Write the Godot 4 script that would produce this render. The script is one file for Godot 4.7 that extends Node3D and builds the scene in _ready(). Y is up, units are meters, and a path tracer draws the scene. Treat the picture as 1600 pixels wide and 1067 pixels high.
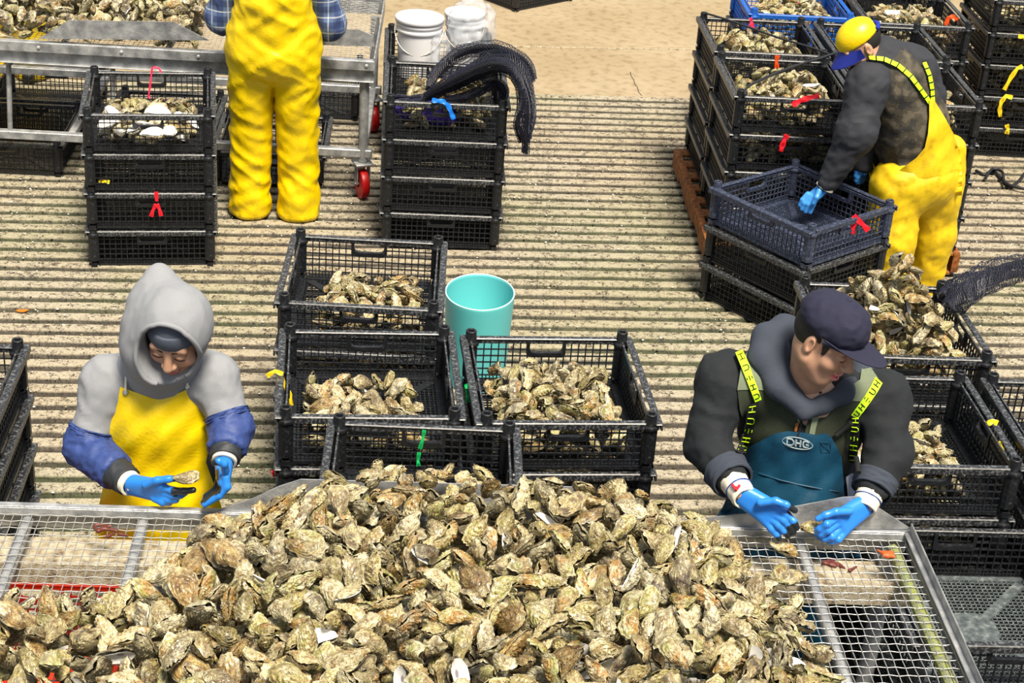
extends Node3D
# An oyster sorting shed: two wire-topped tables, stacks of black mesh crates and four workers on a grooved concrete floor.
# The camera stands at x = z = 0; metres; -z runs away from it.

const CAM_H := 3.6256
const FOCAL := 2662.94          # in pixels of the 1600 x 1067 frame
const PITCH := 27.13
const ROLL := 4.1615

var M := {}                     # materials
var taken := {}                 # names in use
var rng := RandomNumberGenerator.new()

func _ready() -> void:
	rng.seed = 7
	set_camera()
	set_light()
	make_materials()
	cloth_mats()
	build_floor()
	build_crates()
	build_back_table()
	build_front_table()
	build_oysters()
	build_people()
	build_small_things()

# ---------------------------------------------------------------- camera and light
func set_camera() -> void:
	var c := Camera3D.new()
	c.name = "camera"
	c.fov = rad_to_deg(2.0 * atan(533.5 / FOCAL))
	c.near = 0.05
	c.far = 200.0
	add_child(c)
	c.position = Vector3(0, CAM_H, 0)
	c.rotation_degrees = Vector3(-PITCH, 0, ROLL)
	c.current = true

func set_light() -> void:
	var e := Environment.new()
	var sky := Sky.new()
	var sm := ProceduralSkyMaterial.new()
	sm.sky_top_color = Color(0.93, 0.96, 1.0)
	sm.sky_horizon_color = Color(0.80, 0.86, 0.95)
	sm.ground_bottom_color = Color(0.24, 0.22, 0.19)
	sm.ground_horizon_color = Color(0.36, 0.35, 0.33)
	sm.sky_energy_multiplier = 1.0
	sky.sky_material = sm
	e.background_mode = Environment.BG_SKY
	e.sky = sky
	e.background_energy_multiplier = 0.72
	e.tonemap_mode = Environment.TONE_MAPPER_LINEAR
	e.tonemap_exposure = 0.92
	e.sdfgi_enabled = true
	e.ssao_enabled = true
	e.ssil_enabled = true
	var we := WorldEnvironment.new()
	we.name = "world_environment"
	we.environment = e
	add_child(we)
	var s := DirectionalLight3D.new()
	s.name = "sun"
	s.light_color = Color(1.0, 0.955, 0.88)
	s.light_energy = 2.7
	s.light_angular_distance = 16.0
	s.shadow_enabled = true
	add_child(s)
	s.rotation_degrees = Vector3(-64, 24, 0)

# ---------------------------------------------------------------- pixels and points
func ray(px: float, py: float) -> Vector3:
	var u := px - 800.0
	var v := py - 533.0
	var r := deg_to_rad(-ROLL)
	var a := u * cos(r) - v * sin(r)
	var b := u * sin(r) + v * cos(r)
	var p := deg_to_rad(PITCH)
	var yc := -b / FOCAL
	return Vector3(a / FOCAL, yc * cos(p) - sin(p), -(yc * sin(p) + cos(p)))

func at_y(px: float, py: float, y: float) -> Vector3:
	var d := ray(px, py)
	return Vector3(0, CAM_H, 0) + d * ((y - CAM_H) / d.y)

func at_z(px: float, py: float, z: float) -> Vector3:
	var d := ray(px, py)
	return Vector3(0, CAM_H, 0) + d * (z / d.z)

func screen_scale(p: Vector3) -> float:      # pixels per metre there
	return FOCAL / (p - Vector3(0, CAM_H, 0)).length()

# ---------------------------------------------------------------- mesh building
class MB:
	var v := PackedVector3Array()
	var n := PackedVector3Array()
	var c := PackedColorArray()
	var col := Color(1, 1, 1)

	func tri(a: Vector3, b: Vector3, d: Vector3) -> void:          # counter-clockwise seen from outside
		var nn := (b - a).cross(d - a).normalized()
		v.append(a); v.append(d); v.append(b)
		for k in 3:
			n.append(nn); c.append(col)

	func quad(a: Vector3, b: Vector3, d: Vector3, e: Vector3) -> void:
		var nn := (d - a).cross(e - b).normalized()
		v.append(a); v.append(d); v.append(b); v.append(a); v.append(e); v.append(d)
		for k in 6:
			n.append(nn); c.append(col)

	func box(at: Vector3, s: Vector3, b := Basis.IDENTITY) -> void:
		var h := s * 0.5
		var p := []
		for i in 8:
			p.append(at + b * Vector3(h.x if i & 1 else -h.x, h.y if i & 2 else -h.y, h.z if i & 4 else -h.z))
		quad(p[4], p[5], p[7], p[6]); quad(p[1], p[0], p[2], p[3])
		quad(p[5], p[1], p[3], p[7]); quad(p[0], p[4], p[6], p[2])
		quad(p[6], p[7], p[3], p[2]); quad(p[0], p[1], p[5], p[4])

	# a box with its long edges cut off
	func bbox(at: Vector3, s: Vector3, k: float, b := Basis.IDENTITY) -> void:
		var h := s * 0.5
		k = minf(k, minf(h.x, minf(h.y, h.z)) * 0.9)
		var ring := []
		for f in [[-1, 0], [-1, 1], [1, 1], [1, 0]]:
			var y: float = f[0] * (h.y if f[1] else h.y - k) if true else 0.0
			var inx: float = k if f[1] else 0.0
			var x := h.x - inx
			var z := h.z - inx
			var row := []
			for q in [[-x + k, -z], [x - k, -z], [x, -z + k], [x, z - k], [x - k, z], [-x + k, z], [-x, z - k], [-x, -z + k]]:
				row.append(at + b * Vector3(q[0], y, q[1]))
			ring.append(row)
		ring = [ring[1], ring[0], ring[3], ring[2]]
		for i in 3:
			for j in 8:
				var j2 := (j + 1) % 8
				quad(ring[i][j2], ring[i][j], ring[i + 1][j], ring[i + 1][j2])
		for j in range(1, 7):
			tri(ring[3][0], ring[3][j + 1], ring[3][j])
			tri(ring[0][0], ring[0][j], ring[0][j + 1])

	# rows of points as a smooth sheet; outside is right of the row direction crossed with the column direction
	func sheet(rows: Array, wrap_cols := false, wrap_rows := false, cols: Array = []) -> void:
		var nr := rows.size()
		var nc: int = rows[0].size()
		var nrm := []
		for i in nr:
			var line := PackedVector3Array()
			for j in nc:
				var i0 := (i - 1 + nr) % nr if wrap_rows else maxi(i - 1, 0)
				var i1 := (i + 1) % nr if wrap_rows else mini(i + 1, nr - 1)
				var j0 := (j - 1 + nc) % nc if wrap_cols else maxi(j - 1, 0)
				var j1 := (j + 1) % nc if wrap_cols else mini(j + 1, nc - 1)
				var du: Vector3 = rows[i][j1] - rows[i][j0]
				var dv: Vector3 = rows[i1][j] - rows[i0][j]
				var w := du.cross(dv)
				if w.length_squared() < 1e-16:
					var ii := 1 if i == 0 else nr - 2
					w = (rows[ii][j1] - rows[ii][j0]).cross(rows[i1][j] - rows[i0][j])
				line.append(w.normalized())
			nrm.append(line)
		for i in (nr if wrap_rows else nr - 1):
			for j in (nc if wrap_cols else nc - 1):
				var i2 := (i + 1) % nr
				var j2 := (j + 1) % nc
				for q in [[i, j], [i2, j2], [i, j2], [i, j], [i2, j], [i2, j2]]:
					v.append(rows[q[0]][q[1]]); n.append(nrm[q[0]][q[1]])
					c.append(cols[q[0]][q[1]] if cols.size() else col)

	func tube(pts: Array, rad, sides := 8, caps := true) -> void:
		var rows := []
		var up := Vector3.UP
		var t0: Vector3 = (pts[1] - pts[0]).normalized()
		if absf(t0.dot(up)) > 0.9:
			up = Vector3.RIGHT
		var side := t0.cross(up).normalized()
		for i in pts.size():
			var t: Vector3 = (pts[mini(i + 1, pts.size() - 1)] - pts[maxi(i - 1, 0)]).normalized()
			side = (side - t * side.dot(t)).normalized()
			var u2 := side.cross(t)
			var r: float = rad[i] if rad is Array else rad
			var row := PackedVector3Array()
			for k in sides:
				var a := TAU * k / sides
				row.append(pts[i] + (side * cos(a) + u2 * sin(a)) * r)
			rows.append(row)
		sheet(rows, true)
		if caps:
			var nl := pts.size() - 1
			for k in range(1, sides - 1):
				tri(rows[0][0], rows[0][k + 1], rows[0][k])
				tri(rows[nl][0], rows[nl][k], rows[nl][k + 1])

	# profile of (radius, height), turned round y
	func lathe(prof: Array, segs := 24, at := Vector3.ZERO, ex := 1.0, ez := 1.0) -> void:
		var rows := []
		for p in prof:
			var row := PackedVector3Array()
			for k in segs:
				var a := TAU * k / segs
				row.append(at + Vector3(cos(a) * p.x * ex, p.y, -sin(a) * p.x * ez))
			rows.append(row)
		sheet(rows, true)

	# an outline in x, y given thickness along z
	func plate(poly: PackedVector2Array, thick: float, xf := Transform3D.IDENTITY) -> void:
		var idx := Geometry2D.triangulate_polygon(poly)
		var area := 0.0
		for i in poly.size():
			var q := poly[(i + 1) % poly.size()]
			area += poly[i].x * q.y - q.x * poly[i].y
		var h := thick * 0.5
		for i in range(0, idx.size(), 3):
			var a := poly[idx[i]]; var b := poly[idx[i + 1]]; var d := poly[idx[i + 2]]
			if (b - a).cross(d - a) < 0:
				var t := b; b = d; d = t
			tri(xf * Vector3(a.x, a.y, h), xf * Vector3(b.x, b.y, h), xf * Vector3(d.x, d.y, h))
			tri(xf * Vector3(a.x, a.y, -h), xf * Vector3(d.x, d.y, -h), xf * Vector3(b.x, b.y, -h))
		for i in poly.size():
			var a := poly[i]; var b := poly[(i + 1) % poly.size()]
			if area < 0:
				var t := a; a = b; b = t
			quad(xf * Vector3(a.x, a.y, -h), xf * Vector3(b.x, b.y, -h), xf * Vector3(b.x, b.y, h), xf * Vector3(a.x, a.y, h))

	func mesh() -> ArrayMesh:
		var arr := []
		arr.resize(Mesh.ARRAY_MAX)
		arr[Mesh.ARRAY_VERTEX] = v
		arr[Mesh.ARRAY_NORMAL] = n
		arr[Mesh.ARRAY_COLOR] = c
		var m := ArrayMesh.new()
		m.add_surface_from_arrays(Mesh.PRIMITIVE_TRIANGLES, arr)
		return m

func numbered(called: String) -> String:
	if not taken.has(called):
		taken[called] = 0
		return called
	taken[called] += 1
	return "%s_%03d" % [called, taken[called]]

func piece(called: String, mesh: Mesh, mat: Material, parent: Node, xf := Transform3D.IDENTITY) -> MeshInstance3D:
	var o := MeshInstance3D.new()
	o.name = called if parent != self else numbered(called)
	o.mesh = mesh
	o.material_override = mat
	o.transform = xf
	parent.add_child(o, true)
	return o

func thing(called: String, label: String, category: String, at := Vector3.ZERO, turn := 0.0, group := "") -> Node3D:
	var o := Node3D.new()
	o.name = numbered(called)
	add_child(o)
	o.position = at
	o.rotation.y = turn
	tag(o, label, category, group)
	return o

func tag(o: Node, label := "", category := "", group := "", kind := "") -> Node:
	if label: o.set_meta("label", label)
	if category: o.set_meta("category", category)
	if group: o.set_meta("group", group)
	if kind: o.set_meta("kind", kind)
	return o

func turned(deg_y: float, at := Vector3.ZERO) -> Transform3D:
	return Transform3D(Basis(Vector3.UP, deg_to_rad(deg_y)), at)

# ---------------------------------------------------------------- materials
func noise_tex(freq: float, ramp: Array, seed_ := 1, size := 512, octaves := 5, type := FastNoiseLite.TYPE_SIMPLEX_SMOOTH) -> NoiseTexture2D:
	var nz := FastNoiseLite.new()
	nz.noise_type = type
	nz.seed = seed_
	nz.frequency = freq
	nz.fractal_octaves = octaves
	var t := NoiseTexture2D.new()
	t.width = size
	t.height = size
	t.seamless = true
	t.noise = nz
	if ramp.size():
		var g := Gradient.new()
		var offs := PackedFloat32Array()
		var cs := PackedColorArray()
		for r in ramp:
			offs.append(r[0]); cs.append(r[1])
		g.offsets = offs
		g.colors = cs
		t.color_ramp = g
	return t

func bump_tex(freq: float, strength: float, seed_ := 3, size := 512, octaves := 4) -> NoiseTexture2D:
	var t := noise_tex(freq, [], seed_, size, octaves)
	t.as_normal_map = true
	t.bump_strength = strength
	return t

func mat(color: Color, rough := 0.6, metal := 0.0, tex: Texture2D = null, scale := 1.0, bump: Texture2D = null, bump_scale := 1.0) -> StandardMaterial3D:
	var m := StandardMaterial3D.new()
	m.albedo_color = color
	m.roughness = rough
	m.metallic = metal
	if tex:
		m.albedo_texture = tex
	if bump:
		m.normal_enabled = true
		m.normal_texture = bump
		m.normal_scale = bump_scale
	if tex or bump:
		m.uv1_triplanar = true
		m.uv1_scale = Vector3.ONE * scale
	return m

func vmat(rough := 0.6, tex: Texture2D = null, scale := 1.0, bump: Texture2D = null, bump_scale := 1.0) -> StandardMaterial3D:
	var m := mat(Color(1, 1, 1), rough, 0.0, tex, scale, bump, bump_scale)
	m.vertex_color_use_as_albedo = true
	return m

func make_materials() -> void:
	var g := func(a: float) -> Color: return Color(a, a, a)
	var speck := noise_tex(0.02, [[0.0, g.call(0.72)], [0.45, g.call(0.95)], [0.55, g.call(1.0)], [1.0, g.call(0.85)]], 11)
	var fine := bump_tex(0.09, 5.0, 5)
	var worn := noise_tex(0.03, [[0.0, Color(0.10, 0.105, 0.115)], [0.5, Color(0.16, 0.165, 0.18)], [0.62, Color(0.30, 0.31, 0.32)], [1.0, Color(0.46, 0.47, 0.47)]], 21)
	var dusty := noise_tex(0.035, [[0.0, Color(0.06, 0.068, 0.082)], [0.55, Color(0.085, 0.093, 0.112)], [0.72, Color(0.15, 0.158, 0.17)], [1.0, Color(0.32, 0.315, 0.30)]], 22)
	M.plastic = mat(Color(1, 1, 1), 0.42, 0.0, dusty, 3.0)
	M.rim = mat(Color(1, 1, 1), 0.36, 0.0, worn, 4.0)
	var blued := noise_tex(0.03, [[0.0, Color(0.13, 0.15, 0.21)], [0.55, Color(0.19, 0.22, 0.30)], [1.0, Color(0.42, 0.45, 0.52)]], 24)
	M.plastic_faded = mat(Color(1, 1, 1), 0.45, 0.0, blued, 3.0)
	M.plastic_blue = mat(Color(0.10, 0.36, 0.72), 0.45, 0.0, speck, 3.0)
	M.plastic_teal = mat(Color(0.05, 0.24, 0.36), 0.45, 0.0, speck, 3.0)
	M.speck = speck
	M.fine = fine
	var steel := noise_tex(0.015, [[0.0, Color(0.44, 0.45, 0.46)], [0.5, Color(0.60, 0.61, 0.62)], [1.0, Color(0.74, 0.74, 0.74)]], 31)
	M.steel = mat(Color(1, 1, 1), 0.40, 0.35, steel, 1.5, fine, 0.15)
	M.wire = mat(Color(0.70, 0.70, 0.69), 0.38, 0.6)
	var moss := noise_tex(0.02, [[0.0, Color(0.36, 0.37, 0.33)], [0.4, Color(0.50, 0.52, 0.40)], [0.6, Color(0.55, 0.58, 0.30)], [1.0, Color(0.42, 0.45, 0.20)]], 33)
	M.moss_steel = mat(Color(1, 1, 1), 0.6, 0.1, moss, 4.0, fine, 0.3)
	M.old_board = mat(Color(1, 1, 1), 0.8, 0.0, noise_tex(0.015, [[0.0, Color(0.33, 0.27, 0.20)], [0.35, Color(0.62, 0.57, 0.47)], [0.7, Color(0.74, 0.71, 0.62)], [1.0, Color(0.50, 0.42, 0.33)]], 35), 2.5, fine, 0.4)
	M.pallet = mat(Color(1, 1, 1), 0.75, 0.0, noise_tex(0.015, [[0.0, Color(0.28, 0.14, 0.05)], [0.5, Color(0.53, 0.30, 0.10)], [1.0, Color(0.64, 0.42, 0.20)]], 37), 3.0, fine, 0.4)
	M.shade_board = mat(Color(1, 1, 1), 0.6, 0.0, noise_tex(0.02, [[0.0, Color(0.06, 0.05, 0.04)], [0.6, Color(0.13, 0.11, 0.085)], [1.0, Color(0.24, 0.20, 0.15)]], 38), 2.0)  # board brown darkened to stand in for the shade under the near table
	M.dark = mat(Color(0.05, 0.05, 0.055), 0.8)
	M.white_plastic = mat(Color(0.90, 0.90, 0.91), 0.35, 0.0, null)
	M.red_wheel = mat(Color(0.72, 0.04, 0.05), 0.4)

# ---------------------------------------------------------------- floor
const FLOOR_TURN := 7.5         # the grooves run that many degrees off the x axis
const GROOVE := 0.1135

func build_floor() -> void:
	var base := Basis(Vector3.UP, deg_to_rad(FLOOR_TURN))
	var nz := FastNoiseLite.new()
	nz.seed = 4
	nz.frequency = 1.0
	nz.fractal_octaves = 4
	var big := FastNoiseLite.new()
	big.seed = 9
	big.frequency = 0.35
	big.fractal_octaves = 3
	var mb := MB.new()
	# cross-section of one groove over its pitch: (share of the pitch, depth, how much mud lies there)
	var sec := [[0.0, 0.0, 0.0], [0.22, 0.0, 0.0], [0.42, 0.0005, 0.0], [0.50, -0.001, 0.10], [0.57, -0.008, 0.85], [0.63, -0.022, 1.0], [0.83, -0.022, 1.0], [0.91, -0.011, 0.9], [0.955, -0.002, 0.4]]
	var x0 := -6.0
	var x1 := 5.5
	var step := 0.06
	var nx := int((x1 - x0) / step)
	var first := -7.044 - GROOVE * 30.0 - 0.77 * GROOVE
	var ng := 79
	var rows := []
	var cols := []
	for g in ng:
		for s in sec:
			var zz: float = first + (g + s[0]) * GROOVE
			var row := PackedVector3Array()
			var crow := PackedColorArray()
			for i in nx + 1:
				var x := x0 + i * step
				var j := nz.get_noise_2d(x * 4.0, zz * 7.0)
				var j2 := nz.get_noise_2d(x * 14.0 + 50.0, zz * 14.0)
				var mossy := smoothstep(-0.15, 0.35, big.get_noise_2d(x + 20.0, zz * 1.5))
				var dz: float = (j * 0.010 + j2 * 0.006) * (1.0 if s[1] < -0.0005 else 0.3)
				row.append(base * Vector3(x, s[1] + j2 * 0.0015 * (1.0 if s[2] > 0.3 else 0.4), zz + dz))
				# top: dry concrete; groove: mud and moss
				var b := big.get_noise_2d(x * 2.0 - 7.0, zz * 2.0)
				var top := Color(0.38, 0.335, 0.25).lerp(Color(0.37, 0.31, 0.215), clampf(0.5 + 1.5 * b, 0, 1))
				top = top.lerp(Color(0.32, 0.305, 0.20), clampf(mossy * 0.5 + b * 0.5, 0, 0.55))
				var mud := Color(0.034, 0.024, 0.014).lerp(Color(0.034, 0.040, 0.010), mossy)
				var k: float = clampf(s[2] * 1.15 + j * 0.25 * (1.0 if s[2] > 0.05 else 0.0) + j2 * 0.35 * (1.0 if s[2] > 0.05 else 0.4), 0, 1)
				crow.append(top.lerp(mud, k))
			rows.append(row)
			cols.append(crow)
	mb.sheet(rows, false, false, cols)
	var speck := tile_speck(512, 17)
	var fm := vmat(0.72, speck, 0.9, bump_tex(0.12, 8.0, 42, 512, 3), 0.5)
	fm.uv1_world_triplanar = true
	var fl := piece("floor", mb.mesh(), fm, self)
	tag(fl, "tan grooved concrete floor with dark mossy grooves", "floor", "", "structure")
	# smooth slab beyond the grooves
	mb = MB.new()
	rows = []
	cols = []
	var z1 := first + 0.001
	for k in 29:
		var zz := z1 - 0.001 - k * 0.15
		var row := PackedVector3Array()
		var crow := PackedColorArray()
		for i in 97:
			var x := x0 + i * 0.12
			var y := 0.0
			row.append(base * Vector3(x, y, zz))
			var b := big.get_noise_2d(x * 2.2, zz * 2.2) + 0.5 * nz.get_noise_2d(x * 3.0, zz * 3.0)
			crow.append(Color(0.30, 0.235, 0.14).lerp(Color(0.36, 0.29, 0.19), clampf(0.5 + b, 0, 1)))
		rows.append(row)
		cols.append(crow)
	rows.reverse()
	cols.reverse()
	mb.sheet(rows, false, false, cols)
	var sm := vmat(0.7, noise_tex(0.03, [[0.0, Color(0.80, 0.78, 0.74)], [0.4, Color(0.96, 0.95, 0.93)], [1.0, Color(1, 1, 1)]], 44, 512, 5), 0.7)
	var slab := piece("smooth_slab", mb.mesh(), sm, fl)
	slab.set_meta("label", "smooth tan concrete slab past the grooves")
	# the joint across the slab and a crack that runs from it
	mb = MB.new()
	mb.col = Color(0.44, 0.37, 0.26)
	var pts := []
	for i in 40:
		var p := at_y(770.0 + i * 9.0, 72.0 + i * 0.16 + sin(i * 0.7) * 0.5, 0.0015)
		pts.append(p)
	mb.tube(pts, 0.006, 5)
	piece("joint", mb.mesh(), fm, fl)
	mb = MB.new()
	mb.col = Color(0.10, 0.08, 0.06)
	pts = []
	for q in [[985, 112], [986, 118], [990, 124], [992, 131], [996, 136], [998, 144], [1003, 149]]:
		pts.append(at_y(q[0], q[1], 0.0005))
	mb.tube(pts, 0.003, 4)
	piece("crack", mb.mesh(), fm, fl)
	# the wall at the far end of the hall, out of the picture
	mb = MB.new()
	mb.box(Vector3(0, 1.6, -16.5), Vector3(14, 3.2, 0.2))
	tag(piece("wall_back", mb.mesh(), mat(Color(0.55, 0.52, 0.46), 0.8), self), "plain concrete wall at the end of the hall", "wall", "", "structure")
	# the grit, shell bits and mud that lie on the floor
	var bit := MB.new()
	var ico := [Vector3(0, 0.6, 0), Vector3(1, 0, 0.2), Vector3(-0.1, 0, 1), Vector3(-0.9, 0, -0.1), Vector3(0.2, 0, -1)]
	for k in range(1, 5):
		bit.tri(ico[0], ico[1 + k % 4], ico[k])
	var mm := MultiMesh.new()
	mm.transform_format = MultiMesh.TRANSFORM_3D
	mm.use_colors = true
	mm.mesh = bit.mesh()
	var spots := []
	var r := RandomNumberGenerator.new()
	r.seed = 12
	for k in 9000:
		var x := r.randf_range(-3.4, 3.0)
		var z := r.randf_range(-9.9, -4.6)
		if k < 2200:      # thicker round the foot of the tables and stacks
			x = r.randfn(-1.8, 0.9)
			z = r.randfn(-8.9, 0.45)
		elif k < 3000:
			x = r.randfn(2.4, 0.5)
			z = r.randfn(-8.2, 1.0)
		spots.append(Vector2(x, z))
	mm.instance_count = spots.size()
	for k in spots.size():
		var sz := r.randf_range(0.002, 0.007)
		if r.randf() < 0.03:
			sz *= 1.7
		mm.set_instance_transform(k, Transform3D(Basis(Vector3.UP, r.randf() * TAU).scaled(Vector3(sz, sz * 0.7, sz)), Vector3(spots[k].x, -0.0005, spots[k].y)))
		var t := r.randf()
		mm.set_instance_color(k, Color(0.06, 0.05, 0.035) if t < 0.6 else (Color(0.75, 0.73, 0.68) if t < 0.85 else Color(0.3, 0.25, 0.14)))
	var grit := MultiMeshInstance3D.new()
	grit.name = "shell_grit"
	grit.multimesh = mm
	grit.material_override = vmat(0.7)
	add_child(grit)
	tag(grit, "scattered grit and shell crumbs lying over the grooved floor", "grit", "", "stuff")

# grain of the concrete: dark pores and pale sand, on a tile without a seam
func tile_speck(n: int, seed_: int) -> ImageTexture:
	var r := RandomNumberGenerator.new()
	r.seed = seed_
	var sum := PackedFloat32Array()
	sum.resize(n * n)
	for o in [[16, 0.14], [64, 0.38], [256, 0.48]]:
		var g: int = o[0]
		var lat := PackedFloat32Array()
		for i in g * g: lat.append(r.randf())
		for y in n:
			var fy := float(y) * g / n
			var y0 := int(fy)
			var ty := smoothstep(0.0, 1.0, fy - y0)
			var ra := y0 * g
			var rb := ((y0 + 1) % g) * g
			for x in n:
				var fx := float(x) * g / n
				var x0 := int(fx)
				var tx := smoothstep(0.0, 1.0, fx - x0)
				var x1 := (x0 + 1) % g
				sum[y * n + x] += o[1] * lerpf(lerpf(lat[ra + x0], lat[ra + x1], tx), lerpf(lat[rb + x0], lat[rb + x1], tx), ty)
	var im := Image.create(n, n, false, Image.FORMAT_RGB8)
	for y in n:
		for x in n:
			var v := sum[y * n + x]
			var k := 1.0 - 0.50 * smoothstep(0.37, 0.27, v) - 0.16 * smoothstep(0.52, 0.40, v)
			im.set_pixel(x, y, Color(k, k * lerpf(0.93, 1.0, k), k * lerpf(0.84, 1.0, k)))
	return ImageTexture.create_from_image(im)

# ---------------------------------------------------------------- crates
const CW := 0.56                # between the corner posts, across
const CD := 0.605               # between the corner posts, along
const CH := 0.20                # from one crate of a stack to the next
const RIM_Y := 0.188
const POST_Y := 0.218

var crate_meshes := {}
var crate_mats := {}
var crate_count := 0

func crate_panel(length: float, cells: int) -> ArrayMesh:
	# bars between two posts in the x, y plane, with the grip hole left open at the top
	var mb := MB.new()
	var w := length - 0.046
	var y0 := 0.006
	var y1 := 0.168
	var fine_y := 0.034
	var hole := 0.069
	var handle_low := 0.118
	for i in cells + 1:
		var x := -w / 2 + w * i / cells
		var top := y1
		if absf(x) < hole + 0.004:
			top = handle_low
		mb.box(Vector3(x, (y0 + top) / 2, 0), Vector3(0.0042, top - y0, 0.006))
	for i in cells * 2:
		if i % 2 == 1:
			mb.box(Vector3(-w / 2 + w * i / (cells * 2.0), (y0 + fine_y) / 2, 0), Vector3(0.0036, fine_y - y0, 0.005))
	for k in 6:
		var y := fine_y + (y1 - fine_y) * k / 5.0
		if y > handle_low + 0.002 and y < y1 - 0.002:
			for s in [-1, 1]:
				mb.box(Vector3(s * (hole + w / 2) / 2, y, 0), Vector3(w / 2 - hole, 0.0042, 0.0055))
		else:
			mb.box(Vector3(0, y, 0), Vector3(w, 0.0042, 0.0055))
	mb.box(Vector3(0, 0.019, 0), Vector3(w, 0.0036, 0.005))
	mb.box(Vector3(0, 0.006, 0), Vector3(w - 0.002, 0.012, 0.014))
	return mb.mesh()

func crate_handle() -> ArrayMesh:
	# a band bent round the grip hole
	var mb := MB.new()
	var pts_o := PackedVector2Array()
	var a := 0.073
	var lo := 0.112
	var hi := 0.176
	for q in [[-a, hi], [-a, lo + 0.014], [-a + 0.004, lo + 0.004], [-a + 0.014, lo], [a - 0.014, lo], [a - 0.004, lo + 0.004], [a, lo + 0.014], [a, hi]]:
		pts_o.append(Vector2(q[0], q[1]))
	var b := 0.061
	var lo2 := 0.130
	for q in [[b, hi], [b, lo2 + 0.016], [b - 0.005, lo2 + 0.005], [b - 0.016, lo2], [-b + 0.016, lo2], [-b + 0.005, lo2 + 0.005], [-b, lo2 + 0.016], [-b, hi]]:
		pts_o.append(Vector2(q[0], q[1]))
	mb.plate(pts_o, 0.016)
	return mb.mesh()

func crate_post() -> ArrayMesh:
	var mb := MB.new()
	# solid above, a hollow foot below that takes the post of the crate beneath
	mb.bbox(Vector3(0, 0.1025, 0), Vector3(0.048, 0.163, 0.048), 0.012)
	for k in 4:
		var b := Basis(Vector3.UP, k * PI / 2)
		mb.box(b * Vector3(0, 0.0105, 0.0232), Vector3(0.030, 0.021, 0.0016), b)
	var prof := [Vector2(0.0, 0.19), Vector2(0.0105, 0.19), Vector2(0.0112, POST_Y - 0.002), Vector2(0.0135, POST_Y), Vector2(0.0185, POST_Y), Vector2(0.0200, POST_Y - 0.003), Vector2(0.0205, 0.178), Vector2(0.030, 0.176), Vector2(0.031, 0.162), Vector2(0.024, 0.156)]
	prof.reverse()
	mb.lathe(prof, 14)
	return mb.mesh()

func crate_rim(length: float, lip: float) -> ArrayMesh:
	var mb := MB.new()
	var w := length
	# a top band with a lip turned down at the outer edge; outside is +z
	mb.bbox(Vector3(0, RIM_Y - 0.004, lip), Vector3(w, 0.008, 0.026), 0.003)
	mb.bbox(Vector3(0, RIM_Y - 0.014, lip + 0.010), Vector3(w - 0.004, 0.026, 0.007), 0.002)
	mb.box(Vector3(0, RIM_Y - 0.014, 0), Vector3(w - 0.03, 0.016, 0.006))
	return mb.mesh()

func crate_base() -> ArrayMesh:
	var mb := MB.new()
	var w := CW - 0.045
	var d := CD - 0.045
	var y := 0.006
	var n := 32
	for i in n + 1:
		mb.box(Vector3(-w / 2 + w * i / n, y, 0), Vector3(0.0042, 0.004, d))
		mb.box(Vector3(0, y, -d / 2 + d * i / n), Vector3(w, 0.004, 0.0042))
	for s in [-1, 1]:
		mb.box(Vector3(s * (w / 2 + 0.008), y + 0.001, 0), Vector3(0.030, 0.006, d))
		mb.box(Vector3(0, y + 0.001, s * (d / 2 + 0.008)), Vector3(w, 0.006, 0.030))
	# the solid cross with its middle plate
	var a := atan2(d, w)
	var l := Vector2(w, d).length() - 0.06
	for s in [-1, 1]:
		mb.box(Vector3(0, y + 0.0015, 0), Vector3(l, 0.006, 0.032), Basis(Vector3.UP, s * a))
	var oct := PackedVector2Array()
	for k in 8:
		var t := TAU * (k + 0.5) / 8
		oct.append(Vector2(cos(t) * 0.085, sin(t) * 0.095))
	mb.plate(oct, 0.007, Transform3D(Basis(Vector3.RIGHT, -PI / 2), Vector3(0, y + 0.0018, 0)))
	return mb.mesh()

func crate(label: String, at: Vector3, turn_deg: float, look := "black", group := "black mesh crates") -> Node3D:
	if crate_meshes.is_empty():
		crate_meshes = {"front": crate_panel(CW, 19), "side": crate_panel(CD, 20), "handle": crate_handle(), "post": crate_post(), "rim_front": crate_rim(CW - 0.034, 0.006), "rim_side": crate_rim(CD + 0.05, 0.026), "base": crate_base()}
		crate_mats = {"black": [M.plastic, M.rim], "faded": [M.plastic_faded, M.plastic_faded], "blue": [M.plastic_blue, M.plastic_blue], "teal": [M.plastic_teal, M.plastic_faded]}
	var body: Material = crate_mats[look][0]
	var rim: Material = crate_mats[look][1]
	var t := thing("mesh_crate", label, "crate", at, deg_to_rad(turn_deg), group)
	piece("base", crate_meshes.base, body, t)
	for k in 4:
		var across := k % 2 == 0
		var dist := CD / 2 if across else CW / 2
		var b := Basis(Vector3.UP, k * PI / 2)
		var xf := Transform3D(b, b * Vector3(0, 0, dist))
		var pn := piece("mesh_panel", crate_meshes.front if across else crate_meshes.side, body, t, xf)
		piece("handle", crate_meshes.handle, body, pn)
		piece("rim", crate_meshes.rim_front if across else crate_meshes.rim_side, rim, t, xf)
		piece("corner_post", crate_meshes.post, body, t, Transform3D(Basis.IDENTITY, Vector3(CW / 2 * (1 if k in [0, 1] else -1), 0, CD / 2 * (1 if k in [0, 3] else -1))))
	crate_count += 1
	return t

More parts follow.
